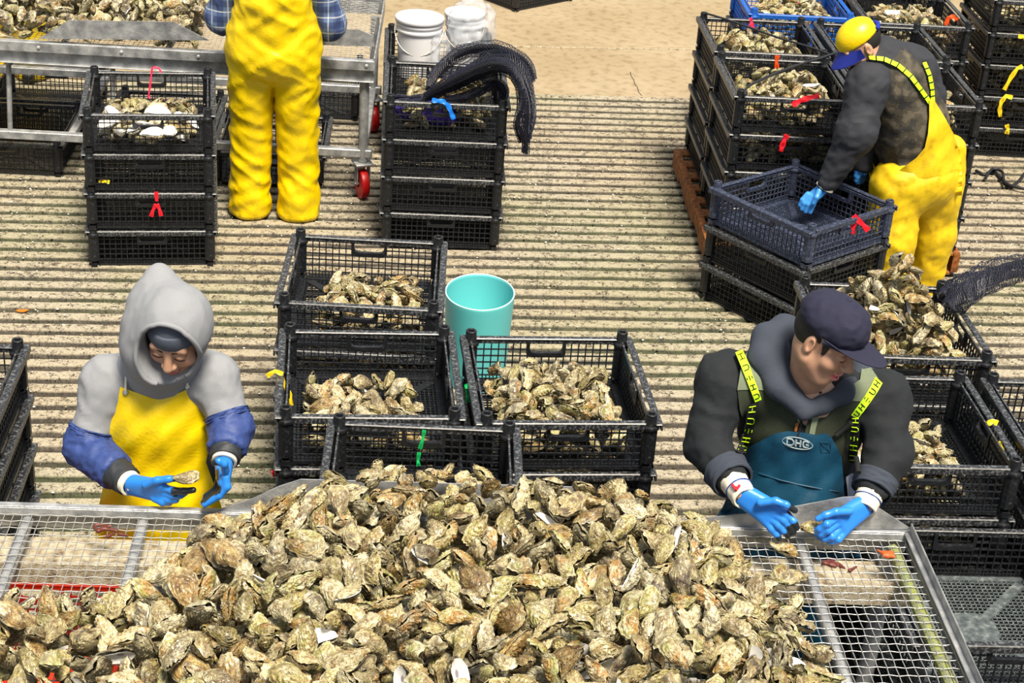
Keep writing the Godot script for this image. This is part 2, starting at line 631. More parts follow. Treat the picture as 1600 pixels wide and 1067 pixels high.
# the middle of a crate whose corner post (sx, sz: +1 right / near) tops out at that pixel, at height y
func from_corner(px: float, py: float, post_top: float, sx: int, sz: int, turn_deg: float) -> Vector3:
	var p := at_y(px, py, post_top)
	var o := Basis(Vector3.UP, deg_to_rad(turn_deg)) * Vector3(sx * CW / 2, 0, sz * CD / 2)
	return Vector3(p.x - o.x, post_top - POST_Y, p.z - o.z)

const ORDER := ["lowest", "second lowest", "third lowest", "fourth lowest", "fifth lowest"]

# stack of n crates standing on y0, each nudged a little; returns the middles, lowest first
func stack(where: String, at: Vector3, turn_deg: float, n: int, y0 := 0.0, shifts: Array = [], looks: Array = [], labels: Array = []) -> Array:
	var spots := []
	for k in n:
		var sh: Vector3 = shifts[k] if k < shifts.size() else Vector3.ZERO      # x, z in metres; y is degrees of turn
		var p := Vector3(at.x + sh.x, y0 + k * CH, at.z + sh.z)
		var lb: String = labels[k] if k < labels.size() and labels[k] != "" else "black mesh crate, %s of the stack %s" % ["topmost" if k == n - 1 else ORDER[k], where]
		crate(lb, p, turn_deg + sh.y, looks[k] if k < looks.size() else "black")
		spots.append([p, turn_deg + sh.y])
	return spots

var spot := {}                  # where things are put in crates: name -> [middle, turn]

func build_crates() -> void:
	# in front of the far table, beside the standing worker
	spot.a = stack("in front of the far steel table", Vector3(-1.858, 0, -7.921), 10.9, 4, 0.0, [], [], ["", "", "", "black crate of white and brown shells, top of the stack before the far table"])
	# under the black netting
	spot.b = stack("under the bundle of black netting", Vector3(-0.435, 0, -8.391), 4.7, 4, 0.0, [], [], ["", "", "", "black crate holding purple cloth and shells beneath the black netting"])
	spot.b2 = stack("that carries the white buckets", from_corner(598, 85, 0.618, -1, 1, 5.0) + Vector3(0.045, 0, 0), 5.0, 3)
	# the stacks between the two workers at the near table
	spot.c = stack("behind the crate with the yellow tag", Vector3(-0.597, 0, -6.053), 2.4, 4, 0.0, [], [], ["", "", "", "black crate with a thin layer of oysters, behind the one with the yellow tag"])
	spot.d = stack("that has a yellow tag on top", Vector3(-0.49, 0, -5.227), 7.2, 4, 0.0, [], [], ["", "", "", "black crate of oysters with a yellow tag tied on its rim"])
	spot.e = stack("right before the turquoise tub", Vector3(0.169, 0, -5.285), 8.0, 4, 0.0, [], [], ["", "", "", "black crate full of oysters before the turquoise tub, green tie on its rim"])
	spot.h = stack("against the heaped sorting table", from_corner(527, 661.7, 0.818, -1, -1, 3.3) + Vector3(0, 0, -0.058), 3.3, 4, 0.0, [], [], ["", "", "", "black crate with a green ribbon, standing against the heaped sorting table"])
	# at the edge beside the hooded worker
	spot.m = stack("next to the hooded worker", from_corner(27, 529.7, 0.818, 1, -1, 5.0), 5.0, 4)
	# the turned stack that the bending worker reaches into
	spot.f = stack("under the bending worker's hand", Vector3(1.35, 0, -7.684), 41.5, 3, 0.0, [], ["black", "black", "faded"], ["", "", "empty faded crate that the bending worker in yellow reaches into"])
	# beside and behind the worker in the navy cap
	spot.k = stack("topped by a high heap of oysters", from_corner(1543, 548, 0.818, 1, 1, 5.0), 5.0, 4, 0.0, [], [], ["", "", "", "black crate heaped high with oysters beside the navy cap"])
	spot.g = stack("at the elbow of the navy-capped worker", from_corner(1588, 716, 0.818, 1, 1, 5.9), 5.9, 4, 0.0, [], [], ["", "", "", "black crate with a few oysters and a yellow tie at the capped worker's elbow"])
	spot.l = stack("beyond the crate with the yellow tie", from_corner(1553, 583, 0.818, -1, -1, 5.0), 5.0, 4)
	var q := from_corner(1588, 716, 0.818, 1, 1, 5.9) + Basis(Vector3.UP, deg_to_rad(5.9)) * Vector3(0.09, 0, 0.69)
	spot.q = stack("at the end of the sorting table", q, 5.0, 3, 0.0, [], [], ["", "", "empty black crate with a cross-ribbed base, at the end of the sorting table"])
	var q2 := q + Basis(Vector3.UP, deg_to_rad(5.0)) * Vector3(0.06, 0, 0.70)
	for ch in get_child(get_child_count() - 1).get_children():
		if ch.name == "base": ch.material_override = mat(Color(1, 1, 1), 0.6, 0.0, noise_tex(0.02, [[0.0, Color(0.20, 0.23, 0.24)], [0.6, Color(0.33, 0.36, 0.37)], [1.0, Color(0.52, 0.54, 0.53)]], 25), 3.0)
	spot.q2 = stack("past the empty cross-ribbed crate", q2, 5.0, 2)
	# the pallet behind the bending worker: four columns of four
	var py := 0.13
	pallet("worn orange-brown wooden pallet under the crates behind the bending worker", Vector3(0.955 + 0.63, 0, -8.83), 4.2)
	spot.n1 = stack("at the far corner of the pallet", from_corner(1100.6, 18.8, 0.948, -1, -1, 4.6), 4.6, 4, py, [], [], ["", "", "", "black crate with a pink ribbon on its far rim, standing on the pallet"])
	spot.n2 = stack("at the near corner of the pallet", from_corner(1128.8, 80.6, 0.948, -1, -1, 4.6), 4.6, 4, py, [], [], ["", "", "", "black crate of oysters with a red ribbon, left of the yellow cap"])
	spot.n2[3][0].y = py + 3 * CH
	spot.n3 = stack("behind the yellow cap", from_corner(1273, 32, 0.948, -1, -1, 4.6) + Vector3(0.045, 0, -0.06), 4.6, 4, py)
	spot.n4 = stack("behind the bending worker's back", from_corner(1520, 162, 0.93, 1, 1, 4.6) + Vector3(0.035, 0, -0.01), 4.2, 4, py)
	spot.n6 = stack("topped by the bright blue crate", from_corner(1208, 36, 0.948, -1, 1, 4.6) + Vector3(-0.075, 0, -0.29), 4.6, 4, py, [], ["black", "black", "black", "blue"], ["", "", "", "bright blue mesh crate with a pink ribbon above the black crates"])
	spot.n5 = stack("behind the camouflage jacket", from_corner(1512, 38, 0.948, 1, 1, 3.6) + Vector3(0.02, 0, -0.06), 3.6, 4, py)
	spot.n7 = stack("topped by the dark teal crate", spot.n5[0][0] + Basis(Vector3.UP, deg_to_rad(3.6)) * Vector3(-0.02, 0, -0.70), 3.6, 5, py, [], ["black", "black", "black", "black", "teal"], ["", "", "", "", "dark teal mesh crate at the back of the crates"])
	pallet("dark wooden pallet under the crates topped by blue ones", Vector3(1.96, 0, -10.40), 4.2, 1.25, 1.35)
	# the tall stack with the yellow ribbons
	var r := at_y(1513, 196, 0.188)
	spot.r = stack("hung with yellow ribbons", Vector3(r.x + 0.30, 0, r.z - 0.32), 3.0, 5)
	spot.r2 = stack("beyond the yellow-ribboned one", Vector3(r.x + 0.97, 0, r.z - 0.25), 3.0, 4)
	# one by itself at the back, and those under the far table
	var far := at_y(805, 19, 0)
	var fo := Basis(Vector3.UP, deg_to_rad(44.5)) * Vector3(-CW / 2 - 0.024, 0, CD / 2 + 0.024)
	crate("lone black crate set askew on the smooth slab", Vector3(far.x - fo.x, 0, far.z - fo.z), 44.5)
	var u := at_y(97, 280, 0)
	crate("black crate of shell grit half under the far table", Vector3(u.x - 0.33, 0, u.z - 0.33), 4.0)
	spot.u1 = [[Vector3(u.x - 0.33, 0, u.z - 0.33), 4.0]]
	crate("black crate deep under the far table, behind the shell grit crate", Vector3(u.x - 0.36, 0, u.z - 1.02), 4.0)
	crate("black crate under the far table behind the yellow overalls", Vector3(-1.43, 0, -9.06), 4.0)
	crate("black crate just past the far table near the red caster", Vector3(-1.36, 0, -10.18), 4.0)
	crate("black crate under the far table behind the shell crates", Vector3(-2.095, 0, -9.32), 4.0)

func pallet(label: String, at: Vector3, turn_deg: float, wide := 1.30, deep := 1.36) -> void:
	var t := thing("pallet", label, "pallet", at, deg_to_rad(turn_deg))
	var board := MB.new()
	board.bbox(Vector3.ZERO, Vector3(wide - 0.034, 0.018, 0.095), 0.003)
	var bm := board.mesh()
	for k in 8:
		piece("plank", bm, M.pallet, t, Transform3D(Basis.IDENTITY, Vector3(0, 0.119, -deep / 2 + 0.05 + (deep - 0.1) * k / 7.0)))
	for k in 3:
		piece("plank", bm, M.pallet, t, Transform3D(Basis.IDENTITY, Vector3(0, 0.010, -deep / 2 + 0.05 + (deep - 0.1) * k / 2.0)))
	# stringers with the notches for the forks
	var pl := PackedVector2Array([Vector2(-deep / 2, 0.02), Vector2(-deep / 2, 0.126), Vector2(deep / 2, 0.126), Vector2(deep / 2, 0.02)])
	for e in [1, -1]:
		var c: float = e * deep * 0.22
		var w := 0.11
		pl.append_array([Vector2(c + w, 0.02), Vector2(c + w - 0.02, 0.045), Vector2(c - w + 0.02, 0.045), Vector2(c - w, 0.02)])
	var sm := MB.new()
	sm.plate(pl, 0.036)
	var m := sm.mesh()
	for k in 3:
		piece("stringer", m, M.pallet, t, Transform3D(Basis(Vector3.UP, PI / 2), Vector3((k - 1) * (wide / 2 + 0.002), 0, 0)))

# ---------------------------------------------------------------- tables with a top of woven wire
var near_table: Node3D
const TABLE_TURN := 3.9
const WIRE_Y := 0.84            # the wire top of the near table

func wire_screen(x0: float, x1: float, z0: float, z1: float, cell: float, r: float, cell_z: float) -> ArrayMesh:
	# crimped wires both ways, over and under each other
	var mb := MB.new()
	var nx := int((x1 - x0) / cell)
	var nz := int((z1 - z0) / cell_z)
	for k in nz + 1:
		var z := z0 + k * cell_z
		var pts := []
		for i in nx + 1:
			pts.append(Vector3(x0 + i * cell, r * (1.0 if (i + k) % 2 else -1.0) + sag(x0 + i * cell, z), z + sin(i * 1.7 + k) * 0.0008))
		flat_wire(mb, pts, r)
	for i in nx + 1:
		var x := x0 + i * cell
		var pts := []
		for k in nz + 1:
			pts.append(Vector3(x + sin(k * 1.3 + i) * 0.0008, r * (-1.0 if (i + k) % 2 else 1.0) + sag(x, z0 + k * cell_z), z0 + k * cell_z))
		flat_wire(mb, pts, r)
	return mb.mesh()

func sag(x: float, z: float) -> float:
	return 0.004 * sin(x * 5.0 + z * 3.0) * sin(z * 4.0)

func flat_wire(mb: MB, pts: Array, r: float) -> void:
	mb.tube(pts, r, 5, false)

func steel_tube(a: Vector3, b: Vector3, r: float, sides := 12) -> ArrayMesh:
	var mb := MB.new()
	mb.tube([a, b], r, sides)
	return mb.mesh()

func beam(at: Vector3, s: Vector3, k := 0.004) -> ArrayMesh:
	var mb := MB.new()
	mb.bbox(at, s, k)
	return mb.mesh()

func caster(parent: Node3D, at: Vector3) -> void:
	# at: where the wheel meets the floor
	var mb := MB.new()
	mb.bbox(Vector3(0, 0.205, 0), Vector3(0.10, 0.012, 0.10), 0.003)
	for s in [-1, 1]:
		mb.bbox(Vector3(s * 0.034, 0.145, 0), Vector3(0.006, 0.12, 0.055), 0.002)
	mb.tube([Vector3(0, 0.18, 0), Vector3(0, 0.22, 0)], 0.02, 10)
	mb.tube([Vector3(-0.042, 0.085, 0), Vector3(0.042, 0.085, 0)], 0.008, 8)
	var c := piece("caster", mb.mesh(), M.steel, parent, Transform3D(Basis(Vector3.UP, 0.35), at))
	mb = MB.new()
	var rows := []
	for q in [[0.02, -0.022], [0.078, -0.022], [0.085, -0.016], [0.085, 0.016], [0.078, 0.022], [0.02, 0.022]]:
		var row := PackedVector3Array()
		for k in 28:
			var a := TAU * k / 28
			row.append(Vector3(q[1], 0.085 + q[0] * sin(a), q[0] * cos(a)))
		rows.append(row)
	mb.sheet(rows, true)
	var w := piece("wheel", mb.mesh(), M.red_wheel, c)
	w.set_meta("label", "red caster wheel")

func bolt_mesh() -> ArrayMesh:
	var mb := MB.new()
	mb.lathe([Vector2(0.010, 0.0), Vector2(0.010, 0.003), Vector2(0.007, 0.006), Vector2(0.0, 0.007)], 10)
	return mb.mesh()

func build_back_table() -> void:
	# local x runs along the near edge, -z away from the camera; the origin is the near corner by the caster
	var t := thing("sorting_table", "far steel sorting table with a red caster, behind the yellow overalls", "table", Vector3(-0.83, 0, -8.63), deg_to_rad(3.0))
	var L := 3.3
	var D := 1.15
	var H := 0.79
	var mb := MB.new()
	# edge channel: bright upright strip, a shadowed web under it
	mb.bbox(Vector3(-L / 2, H - 0.022, 0.0), Vector3(L, 0.050, 0.006), 0.002)
	mb.bbox(Vector3(-L / 2, H + 0.003, -0.020), Vector3(L, 0.006, 0.046), 0.002)
	mb.bbox(Vector3(-L / 2, H - 0.075, -0.030), Vector3(L, 0.075, 0.006), 0.002)
	mb.bbox(Vector3(-L / 2, H - 0.110, -0.014), Vector3(L, 0.006, 0.036), 0.002)
	piece("edge_channel", mb.mesh(), M.steel, t)
	mb = MB.new()
	mb.bbox(Vector3(0.0, H - 0.02, -D / 2), Vector3(0.008, 0.09, D), 0.002)
	mb.bbox(Vector3(-L / 2, H - 0.03, -D), Vector3(L, 0.10, 0.008), 0.002)
	piece("end_plate", mb.mesh(), M.steel, t)
	# raised plates that keep the heap from the sorter; corners cut
	var inv := t.transform.affine_inverse()
	for q in [[[62, 59], [108, 30], [272, 33], [328, 62]], [[418, 66], [452, 42], [560, 45], [582, 54], [586, 72]]]:
		var poly := PackedVector2Array()
		for p in q:
			var w := at_z(p[0], p[1], t.position.z - 0.01 + (-0.83 - (p[0] - 580.0) / 306.0 + 0.83) * 0.05)
			var l := inv * w
			poly.append(Vector2(l.x, maxf(l.y, H)))
		mb = MB.new()
		mb.plate(poly, 0.004, Transform3D(Basis(Vector3.RIGHT, 0.0), Vector3(0, 0, -0.006)))
		piece("raised_plate", mb.mesh(), M.steel, t)
	var bm := bolt_mesh()
	for x in [-0.04, -0.92, -1.32, -1.75, -2.1]:
		piece("bolt", bm, M.steel, t, Transform3D(Basis(Vector3.RIGHT, PI / 2), Vector3(x, H - 0.02, 0.003)))
	piece("wire_screen", wire_screen(-L + 0.02, -0.01, -D + 0.02, -0.03, 0.026, 0.0014, 0.034), M.wire, t, Transform3D(Basis.IDENTITY, Vector3(0, H - 0.01, 0)))
	for x in [-0.55, -1.1, -1.65, -2.2, -2.75]:
		piece("cross_bar", steel_tube(Vector3(x, H - 0.035, -0.03), Vector3(x, H - 0.035, -D + 0.02), 0.017), M.steel, t)
	for z in [-0.05, -D + 0.05]:
		for x in [-0.05, -L + 0.05]:
			piece("leg", steel_tube(Vector3(x, 0.215, z), Vector3(x, H - 0.08, z), 0.026), M.steel, t)
			caster(t, Vector3(x, 0, z))
	for x in [-1.945, -1.40]:
		piece("upright", steel_tube(Vector3(x, 0.27, -0.06), Vector3(x + 0.02, H - 0.09, -0.06), 0.014), M.steel, t)
	for z in [-0.05, -D + 0.05]:
		piece("lower_rail", beam(Vector3(-L / 2, 0.262, z), Vector3(L, 0.045, 0.045)), M.steel, t)
	for x in [-0.05, -1.62, -L + 0.05]:
		piece("lower_rail", beam(Vector3(x, 0.262, -D / 2), Vector3(0.04, 0.04, D - 0.15)), M.steel, t)
	spot.table2 = t

func build_front_table() -> void:
	# local x runs along the far edge, +z towards the camera; the origin is on the far edge at x = 0
	var o := at_y(800, 806, 0.875)
	var e := at_y(1420, 825, 0.875)
	var lx := Vector2(e.x - o.x, e.z - o.z).length()
	var turn := atan2(-(e.z - o.z), e.x - o.x)
	var t := thing("sorting_table", "near steel sorting table with a woven wire top heaped with oysters", "table", Vector3(o.x, 0, o.z), turn)
	near_table = t
	var inv := t.transform.affine_inverse()
	var L0 := -2.05
	var L1 := lx + 0.005
	var D := 1.16
	var mb := MB.new()
	# far edge strip: narrow flange, upright web
	mb.bbox(Vector3((L0 + L1) / 2, 0.862, -0.002), Vector3(L1 - L0, 0.005, 0.022), 0.002)
	mb.bbox(Vector3((L0 + L1) / 2, 0.822, -0.012), Vector3(L1 - L0, 0.080, 0.005), 0.002)
	mb.bbox(Vector3((L0 + L1) / 2, 0.845, 0.008), Vector3(L1 - L0, 0.030, 0.005), 0.002)
	piece("edge_channel", mb.mesh(), M.steel, t)
	# upright plates at the far edge, traced at that distance
	for q in [[[335, 797], [392, 779], [436, 759], [470, 748], [900, 760], [1004, 822]], [[1006, 822], [1060, 813], [1170, 801], [1250, 789], [1318, 776], [1346, 775], [1424, 826]]]:
		var poly := PackedVector2Array()
		for p in q:
			var d := ray(p[0], p[1])
			var og := inv * Vector3(0, CAM_H, 0)
			var dl := inv.basis * d
			var l := og + dl * ((-0.004 - og.z) / dl.z)
			poly.append(Vector2(l.x, maxf(l.y, 0.83)))
		mb = MB.new()
		mb.plate(poly, 0.004, Transform3D(Basis.IDENTITY, Vector3(0, 0, -0.004)))
		piece("raised_plate", mb.mesh(), M.steel, t)
	# end plate
	mb = MB.new()
	mb.bbox(Vector3(L1, 0.845, D / 2), Vector3(0.005, 0.10, D), 0.002)
	mb.bbox(Vector3(L1 - 0.008, 0.862, D / 2), Vector3(0.022, 0.005, D), 0.002)
	piece("end_plate", mb.mesh(), M.steel, t)
	mb = MB.new()
	mb.bbox(Vector3((L0 + L1) / 2, 0.83, D), Vector3(L1 - L0, 0.10, 0.006), 0.002)
	mb.bbox(Vector3(L0, 0.83, D / 2), Vector3(0.006, 0.10, D), 0.002)
	piece("end_plate", mb.mesh(), M.steel, t)
	piece("wire_screen", wire_screen(L0 + 0.02, L1 - 0.012, 0.016, D - 0.02, 0.0255, 0.0015, 0.034), M.wire, t, Transform3D(Basis.IDENTITY, Vector3(0, WIRE_Y, 0)))
	# pipes under the wire
	for p in [[32, 830], [222, 810], [1092, 850], [1290, 955]]:
		var w := inv * at_y(p[0], p[1], WIRE_Y)
		piece("cross_bar", steel_tube(Vector3(w.x, WIRE_Y - 0.025, 0.01), Vector3(w.x, WIRE_Y - 0.025, D - 0.01), 0.018), M.steel, t)
	var ms := piece("cross_bar", beam(Vector3(L1 - 0.050, WIRE_Y - 0.022, D / 2), Vector3(0.036, 0.034, D - 0.03), 0.01), M.moss_steel, t)
	ms.set_meta("label", "green mossy bar along the table end")
	# boards under the far edge
	mb = MB.new()
	for k in 2:
		var bx := beam(Vector3(0, 0, 0), Vector3((L1 - L0) / 2 - 0.02, 0.02, 0.13), 0.003)
		piece("board", bx, M.old_board, t, Transform3D(Basis(Vector3.RIGHT, 0.12), Vector3(L0 + (L1 - L0) * (0.25 + 0.5 * k), 0.735, 0.060)))
		piece("board", beam(Vector3.ZERO, Vector3((L1 - L0) / 2 - 0.02, 0.07, 0.03), 0.003), M.old_board, t, Transform3D(Basis.IDENTITY, Vector3(L0 + (L1 - L0) * (0.25 + 0.5 * k), 0.745, 0.155)))
	for x in [L0 + 0.05, -0.72, L1 - 0.06]:
		for z in [0.03, D - 0.05]:
			piece("leg", steel_tube(Vector3(x, 0.215, z), Vector3(x, 0.80, z), 0.026), M.steel, t)
			caster(t, Vector3(x, 0, z))
	for z in [0.03, D - 0.05]:
		piece("lower_rail", beam(Vector3((L0 + L1) / 2, 0.262, z), Vector3(L1 - L0, 0.045, 0.045)), M.steel, t)
	for x in [L0 + 0.05, -0.72, L1 - 0.06]:
		piece("lower_rail", beam(Vector3(x, 0.262, D / 2), Vector3(0.04, 0.04, D - 0.12)), M.steel, t)
	# what stands under the table
	crate_mats["orange"] = [mat(Color(0.86, 0.20, 0.06), 0.45), mat(Color(0.86, 0.22, 0.07), 0.45)]
	var w := at_y(40, 985, 0.46)
	crate("orange mesh crate under the wire of the sorting table", Vector3(w.x, 0.286, w.z + 0.08), 4.0, "orange", "")
	var under := t.transform * Vector3(L1 - 0.42, 0.286, 0.62)
	crate("black crate in the shade under the bare wire", under, rad_to_deg(turn), "black", "")
	under = t.transform * Vector3(L1 - 1.10, 0.286, 0.62)
	crate("blue crate in the shade under the oyster heap", under, rad_to_deg(turn), "blue", "")
	var shelf := MB.new()  # added lower shelf; its dark boards stand in for shade below the wire
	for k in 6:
		piece("shelf_board", beam(Vector3.ZERO, Vector3(L1 - L0 - 0.04, 0.012, 0.15), 0.003), M.shade_board, t, Transform3D(Basis.IDENTITY, Vector3((L0 + L1) / 2, 0.233, 0.14 + 0.17 * k)))

# ---------------------------------------------------------------- oysters
const KINDS := 14
var oy := []                    # per kind: {upper, lower, pts, half}
var heaped := []                # every oyster laid: {xf, kind, tint, area, place}
const PAINT := [Color(0.72, 0.63, 0.41), Color(0.42, 0.39, 0.15), Color(0.52, 0.48, 0.40), Color(0.19, 0.12, 0.055), Color(0.11, 0.085, 0.09), Color(0.50, 0.53, 0.22), Color(0.90, 0.86, 0.74), Color(0.55, 0.31, 0.11)]
const PAINT_NAME := ["cream", "olive", "grey", "brown", "dark purplish", "greenish", "chalky white", "ochre"]

func shell_mesh(kind: int, side: int, nz: FastNoiseLite, r: RandomNumberGenerator, shape: Dictionary) -> ArrayMesh:
	# side +1: the flatter upper valve, -1: the cupped lower one
	var nr := 22
	var nt := 40
	var rows := []
	var cols := []
	var a: float = shape.a
	var b: float = shape.b
	var umbo := Vector2(-a * 0.72, shape.bend * 0.5 * a)
	for i in nr + 1:
		var q := pow(i / float(nr), 0.8)
		var row := PackedVector3Array()
		var crow := PackedColorArray()
		for k in nt:
			var t := TAU * k / nt
			var ct := cos(t)
			var st := sin(t)
			var lump := 1.0 + 0.16 * nz.get_noise_3d(ct * 1.3, st * 1.3, kind * 5.0) + 0.08 * nz.get_noise_3d(ct * 4.0, st * 4.0, kind * 5.0 + 2.0)
			if i >= nr - 1:
				lump += 0.13 * nz.get_noise_3d(ct * 7.0, st * 7.0, kind * 3.0 + side)
			var bb := b * (1.0 + 0.34 * ct)
			var e := Vector2(ct * a, st * bb) * lump
			var p := umbo.lerp(e, q)
			# how far from the middle, 0 .. 1
			var m := Vector2(p.x / a, p.y / maxf(b * (1.0 + 0.34 * clampf(p.x / a, -1, 1)), 0.005)).length()
			m = clampf(m, 0, 1)
			var grain := nz.get_noise_3d(p.x * 55.0, p.y * 55.0, kind * 9.0 + side * 3.0)
			var coarse := nz.get_noise_3d(p.x * 22.0, p.y * 22.0, kind * 4.0 - side * 7.0)
			var f: float = q * shape.rings + 0.8 * coarse + 0.35 * grain
			var step := f - floorf(f)
			var hgt: float = shape.up if side > 0 else shape.low
			var y := hgt * pow(maxf(1.0 - m * m, 0.0), 0.62 if side < 0 else 0.8)
			y += hgt * 0.26 * coarse * (1.0 - m * 0.5) + 0.0016 * grain
			y += (0.0068 * step * step - 0.002) * smoothstep(0.05, 0.3, q) * (1.2 - 0.6 * m)
			var ripple: float = shape.wave * sin(shape.folds * t + shape.phase) * pow(q, 4.0)
			var yy := side * maxf(y, 0.0006 + 0.002 * (1.0 - q)) + ripple
			var bend: float = shape.bend * p.x * p.x / a
			row.append(Vector3(p.x, yy + 0.06 * shape.curl * p.x * p.x / a, p.y + bend))
			# colour: bands along the growth lines and patches over them
			var band := nz.get_noise_2d(f * 1.7 + kind * 13.0, t * 0.6 + side * 4.0)
			var c: Color = shape.c0.lerp(shape.c1, clampf(0.5 + 1.5 * band, 0, 1))
			c = c.lerp(shape.c2, clampf(coarse * 2.6 - 0.10, 0, 0.95))
			if shape.rust > 0.0:
				c = c.lerp(PAINT[7], shape.rust * clampf(nz.get_noise_3d(p.x * 16.0, p.y * 16.0, kind * 2.0 + 40.0) * 3.0 - 0.2, 0, 0.9))
			c = c.lerp(PAINT[6], clampf(nz.get_noise_3d(p.x * 30.0, p.y * 30.0, kind * 6.0 + 80.0) * 3.0 - 0.75, 0, 0.8))
			c = c.lerp(PAINT[3], clampf(grain * 2.8 - 0.30, 0, 0.85))
			var streak := nz.get_noise_2d(t * 5.0 + kind * 7.0, q * 2.0 + side * 9.0)
			c = c.lerp(PAINT[3], clampf(streak * 2.2 - 0.25, 0, 0.6))
			c = c.lerp(PAINT[4], clampf(0.85 - step * 4.0, 0, 0.75) * clampf(0.45 + 2.2 * coarse, 0, 1))
			c = c.lerp(PAINT[6], clampf((q - 0.86) * 4.0, 0, 0.5) * clampf(0.4 + 2.0 * band, 0, 1))
			crow.append(c * (0.95 + 0.5 * grain))
		rows.append(row)
		cols.append(crow)
	if side > 0:
		rows.reverse()
		cols.reverse()
	var mb := MB.new()
	mb.sheet(rows, true, false, cols)
	return mb.mesh()

func half_inside(kind: int, nz: FastNoiseLite, shape: Dictionary) -> ArrayMesh:
	# the smooth white bowl inside an opened shell, with its dark scar
	var rows := []
	var cols := []
	var a: float = shape.a * 0.93
	var b: float = shape.b * 0.93
	for i in 12:
		var q := i / 11.0
		var row := PackedVector3Array()
		var crow := PackedColorArray()
		for k in 32:
			var t := TAU * k / 32
			var lump := 1.0 + 0.16 * nz.get_noise_3d(cos(t) * 1.3, sin(t) * 1.3, kind * 5.0)
			var p := Vector2(cos(t) * a, sin(t) * b * (1.0 + 0.34 * cos(t))) * lump * q
			row.append(Vector3(p.x, 0.004 - shape.low * 0.55 * (1.0 - q * q), p.y + shape.bend * p.x * p.x / a))
			var scar := smoothstep(0.26, 0.18, Vector2(p.x / a - 0.25, p.y / b).length())
			crow.append(Color(0.82, 0.81, 0.78).lerp(Color(0.16, 0.12, 0.17), scar * 0.8).lerp(Color(0.5, 0.42, 0.3), clampf(nz.get_noise_2d(p.x * 60, p.y * 60) * 1.5 - 0.2, 0, 0.6)))
		rows.append(row)
		cols.append(crow)
	rows.reverse()
	cols.reverse()
	var mb := MB.new()
	mb.sheet(rows, true, false, cols)
	return mb.mesh()

func make_oyster_kinds() -> void:
	var r := RandomNumberGenerator.new()
	r.seed = 77
	var nz := FastNoiseLite.new()
	nz.seed = 5
	nz.frequency = 1.0
	nz.fractal_octaves = 3
	for k in KINDS:
		var big := r.randf_range(0.85, 1.15)
		var s := {"a": 0.053 * big, "b": 0.0285 * big * r.randf_range(0.80, 1.18), "up": r.randf_range(0.009, 0.015), "low": r.randf_range(0.016, 0.024), "rings": r.randf_range(5.0, 8.0), "bend": r.randf_range(-0.22, 0.22), "curl": r.randf_range(-1.5, 1.5), "wave": r.randf_range(0.001, 0.005), "folds": float(r.randi_range(3, 6)), "phase": r.randf() * TAU, "rust": 1.0 if k in [1, 4, 8, 11] else 0.0}
		var pick: Array = [[0, 1, 3], [0, 2, 5], [6, 0, 2], [2, 3, 0], [2, 4, 6], [5, 0, 6], [0, 7, 3], [2, 0, 4], [5, 1, 6], [6, 2, 4], [0, 1, 2], [0, 6, 7], [2, 4, 3], [6, 6, 2]][k]
		s.c0 = PAINT[pick[0]]
		s.c1 = PAINT[pick[1]]
		s.c2 = PAINT[pick[2]]
		var d := {"half": k >= 12, "look": "%s oyster with %s bands" % [PAINT_NAME[pick[0]], PAINT_NAME[pick[1]]] if pick[0] != pick[1] else "chalky white oyster"}
		if k >= 12: d.look = "opened half shell"
		d.lower = shell_mesh(k, -1, nz, r, s)
		d.upper = half_inside(k, nz, s) if d.half else shell_mesh(k, 1, nz, r, s)
		var pts := PackedVector3Array()
		for m in [d.lower, d.upper]:
			var vs: PackedVector3Array = m.surface_get_arrays(0)[Mesh.ARRAY_VERTEX]
			for i in range(0, vs.size(), 37):
				pts.append(vs[i])
		d.pts = pts
		oy.append(d)

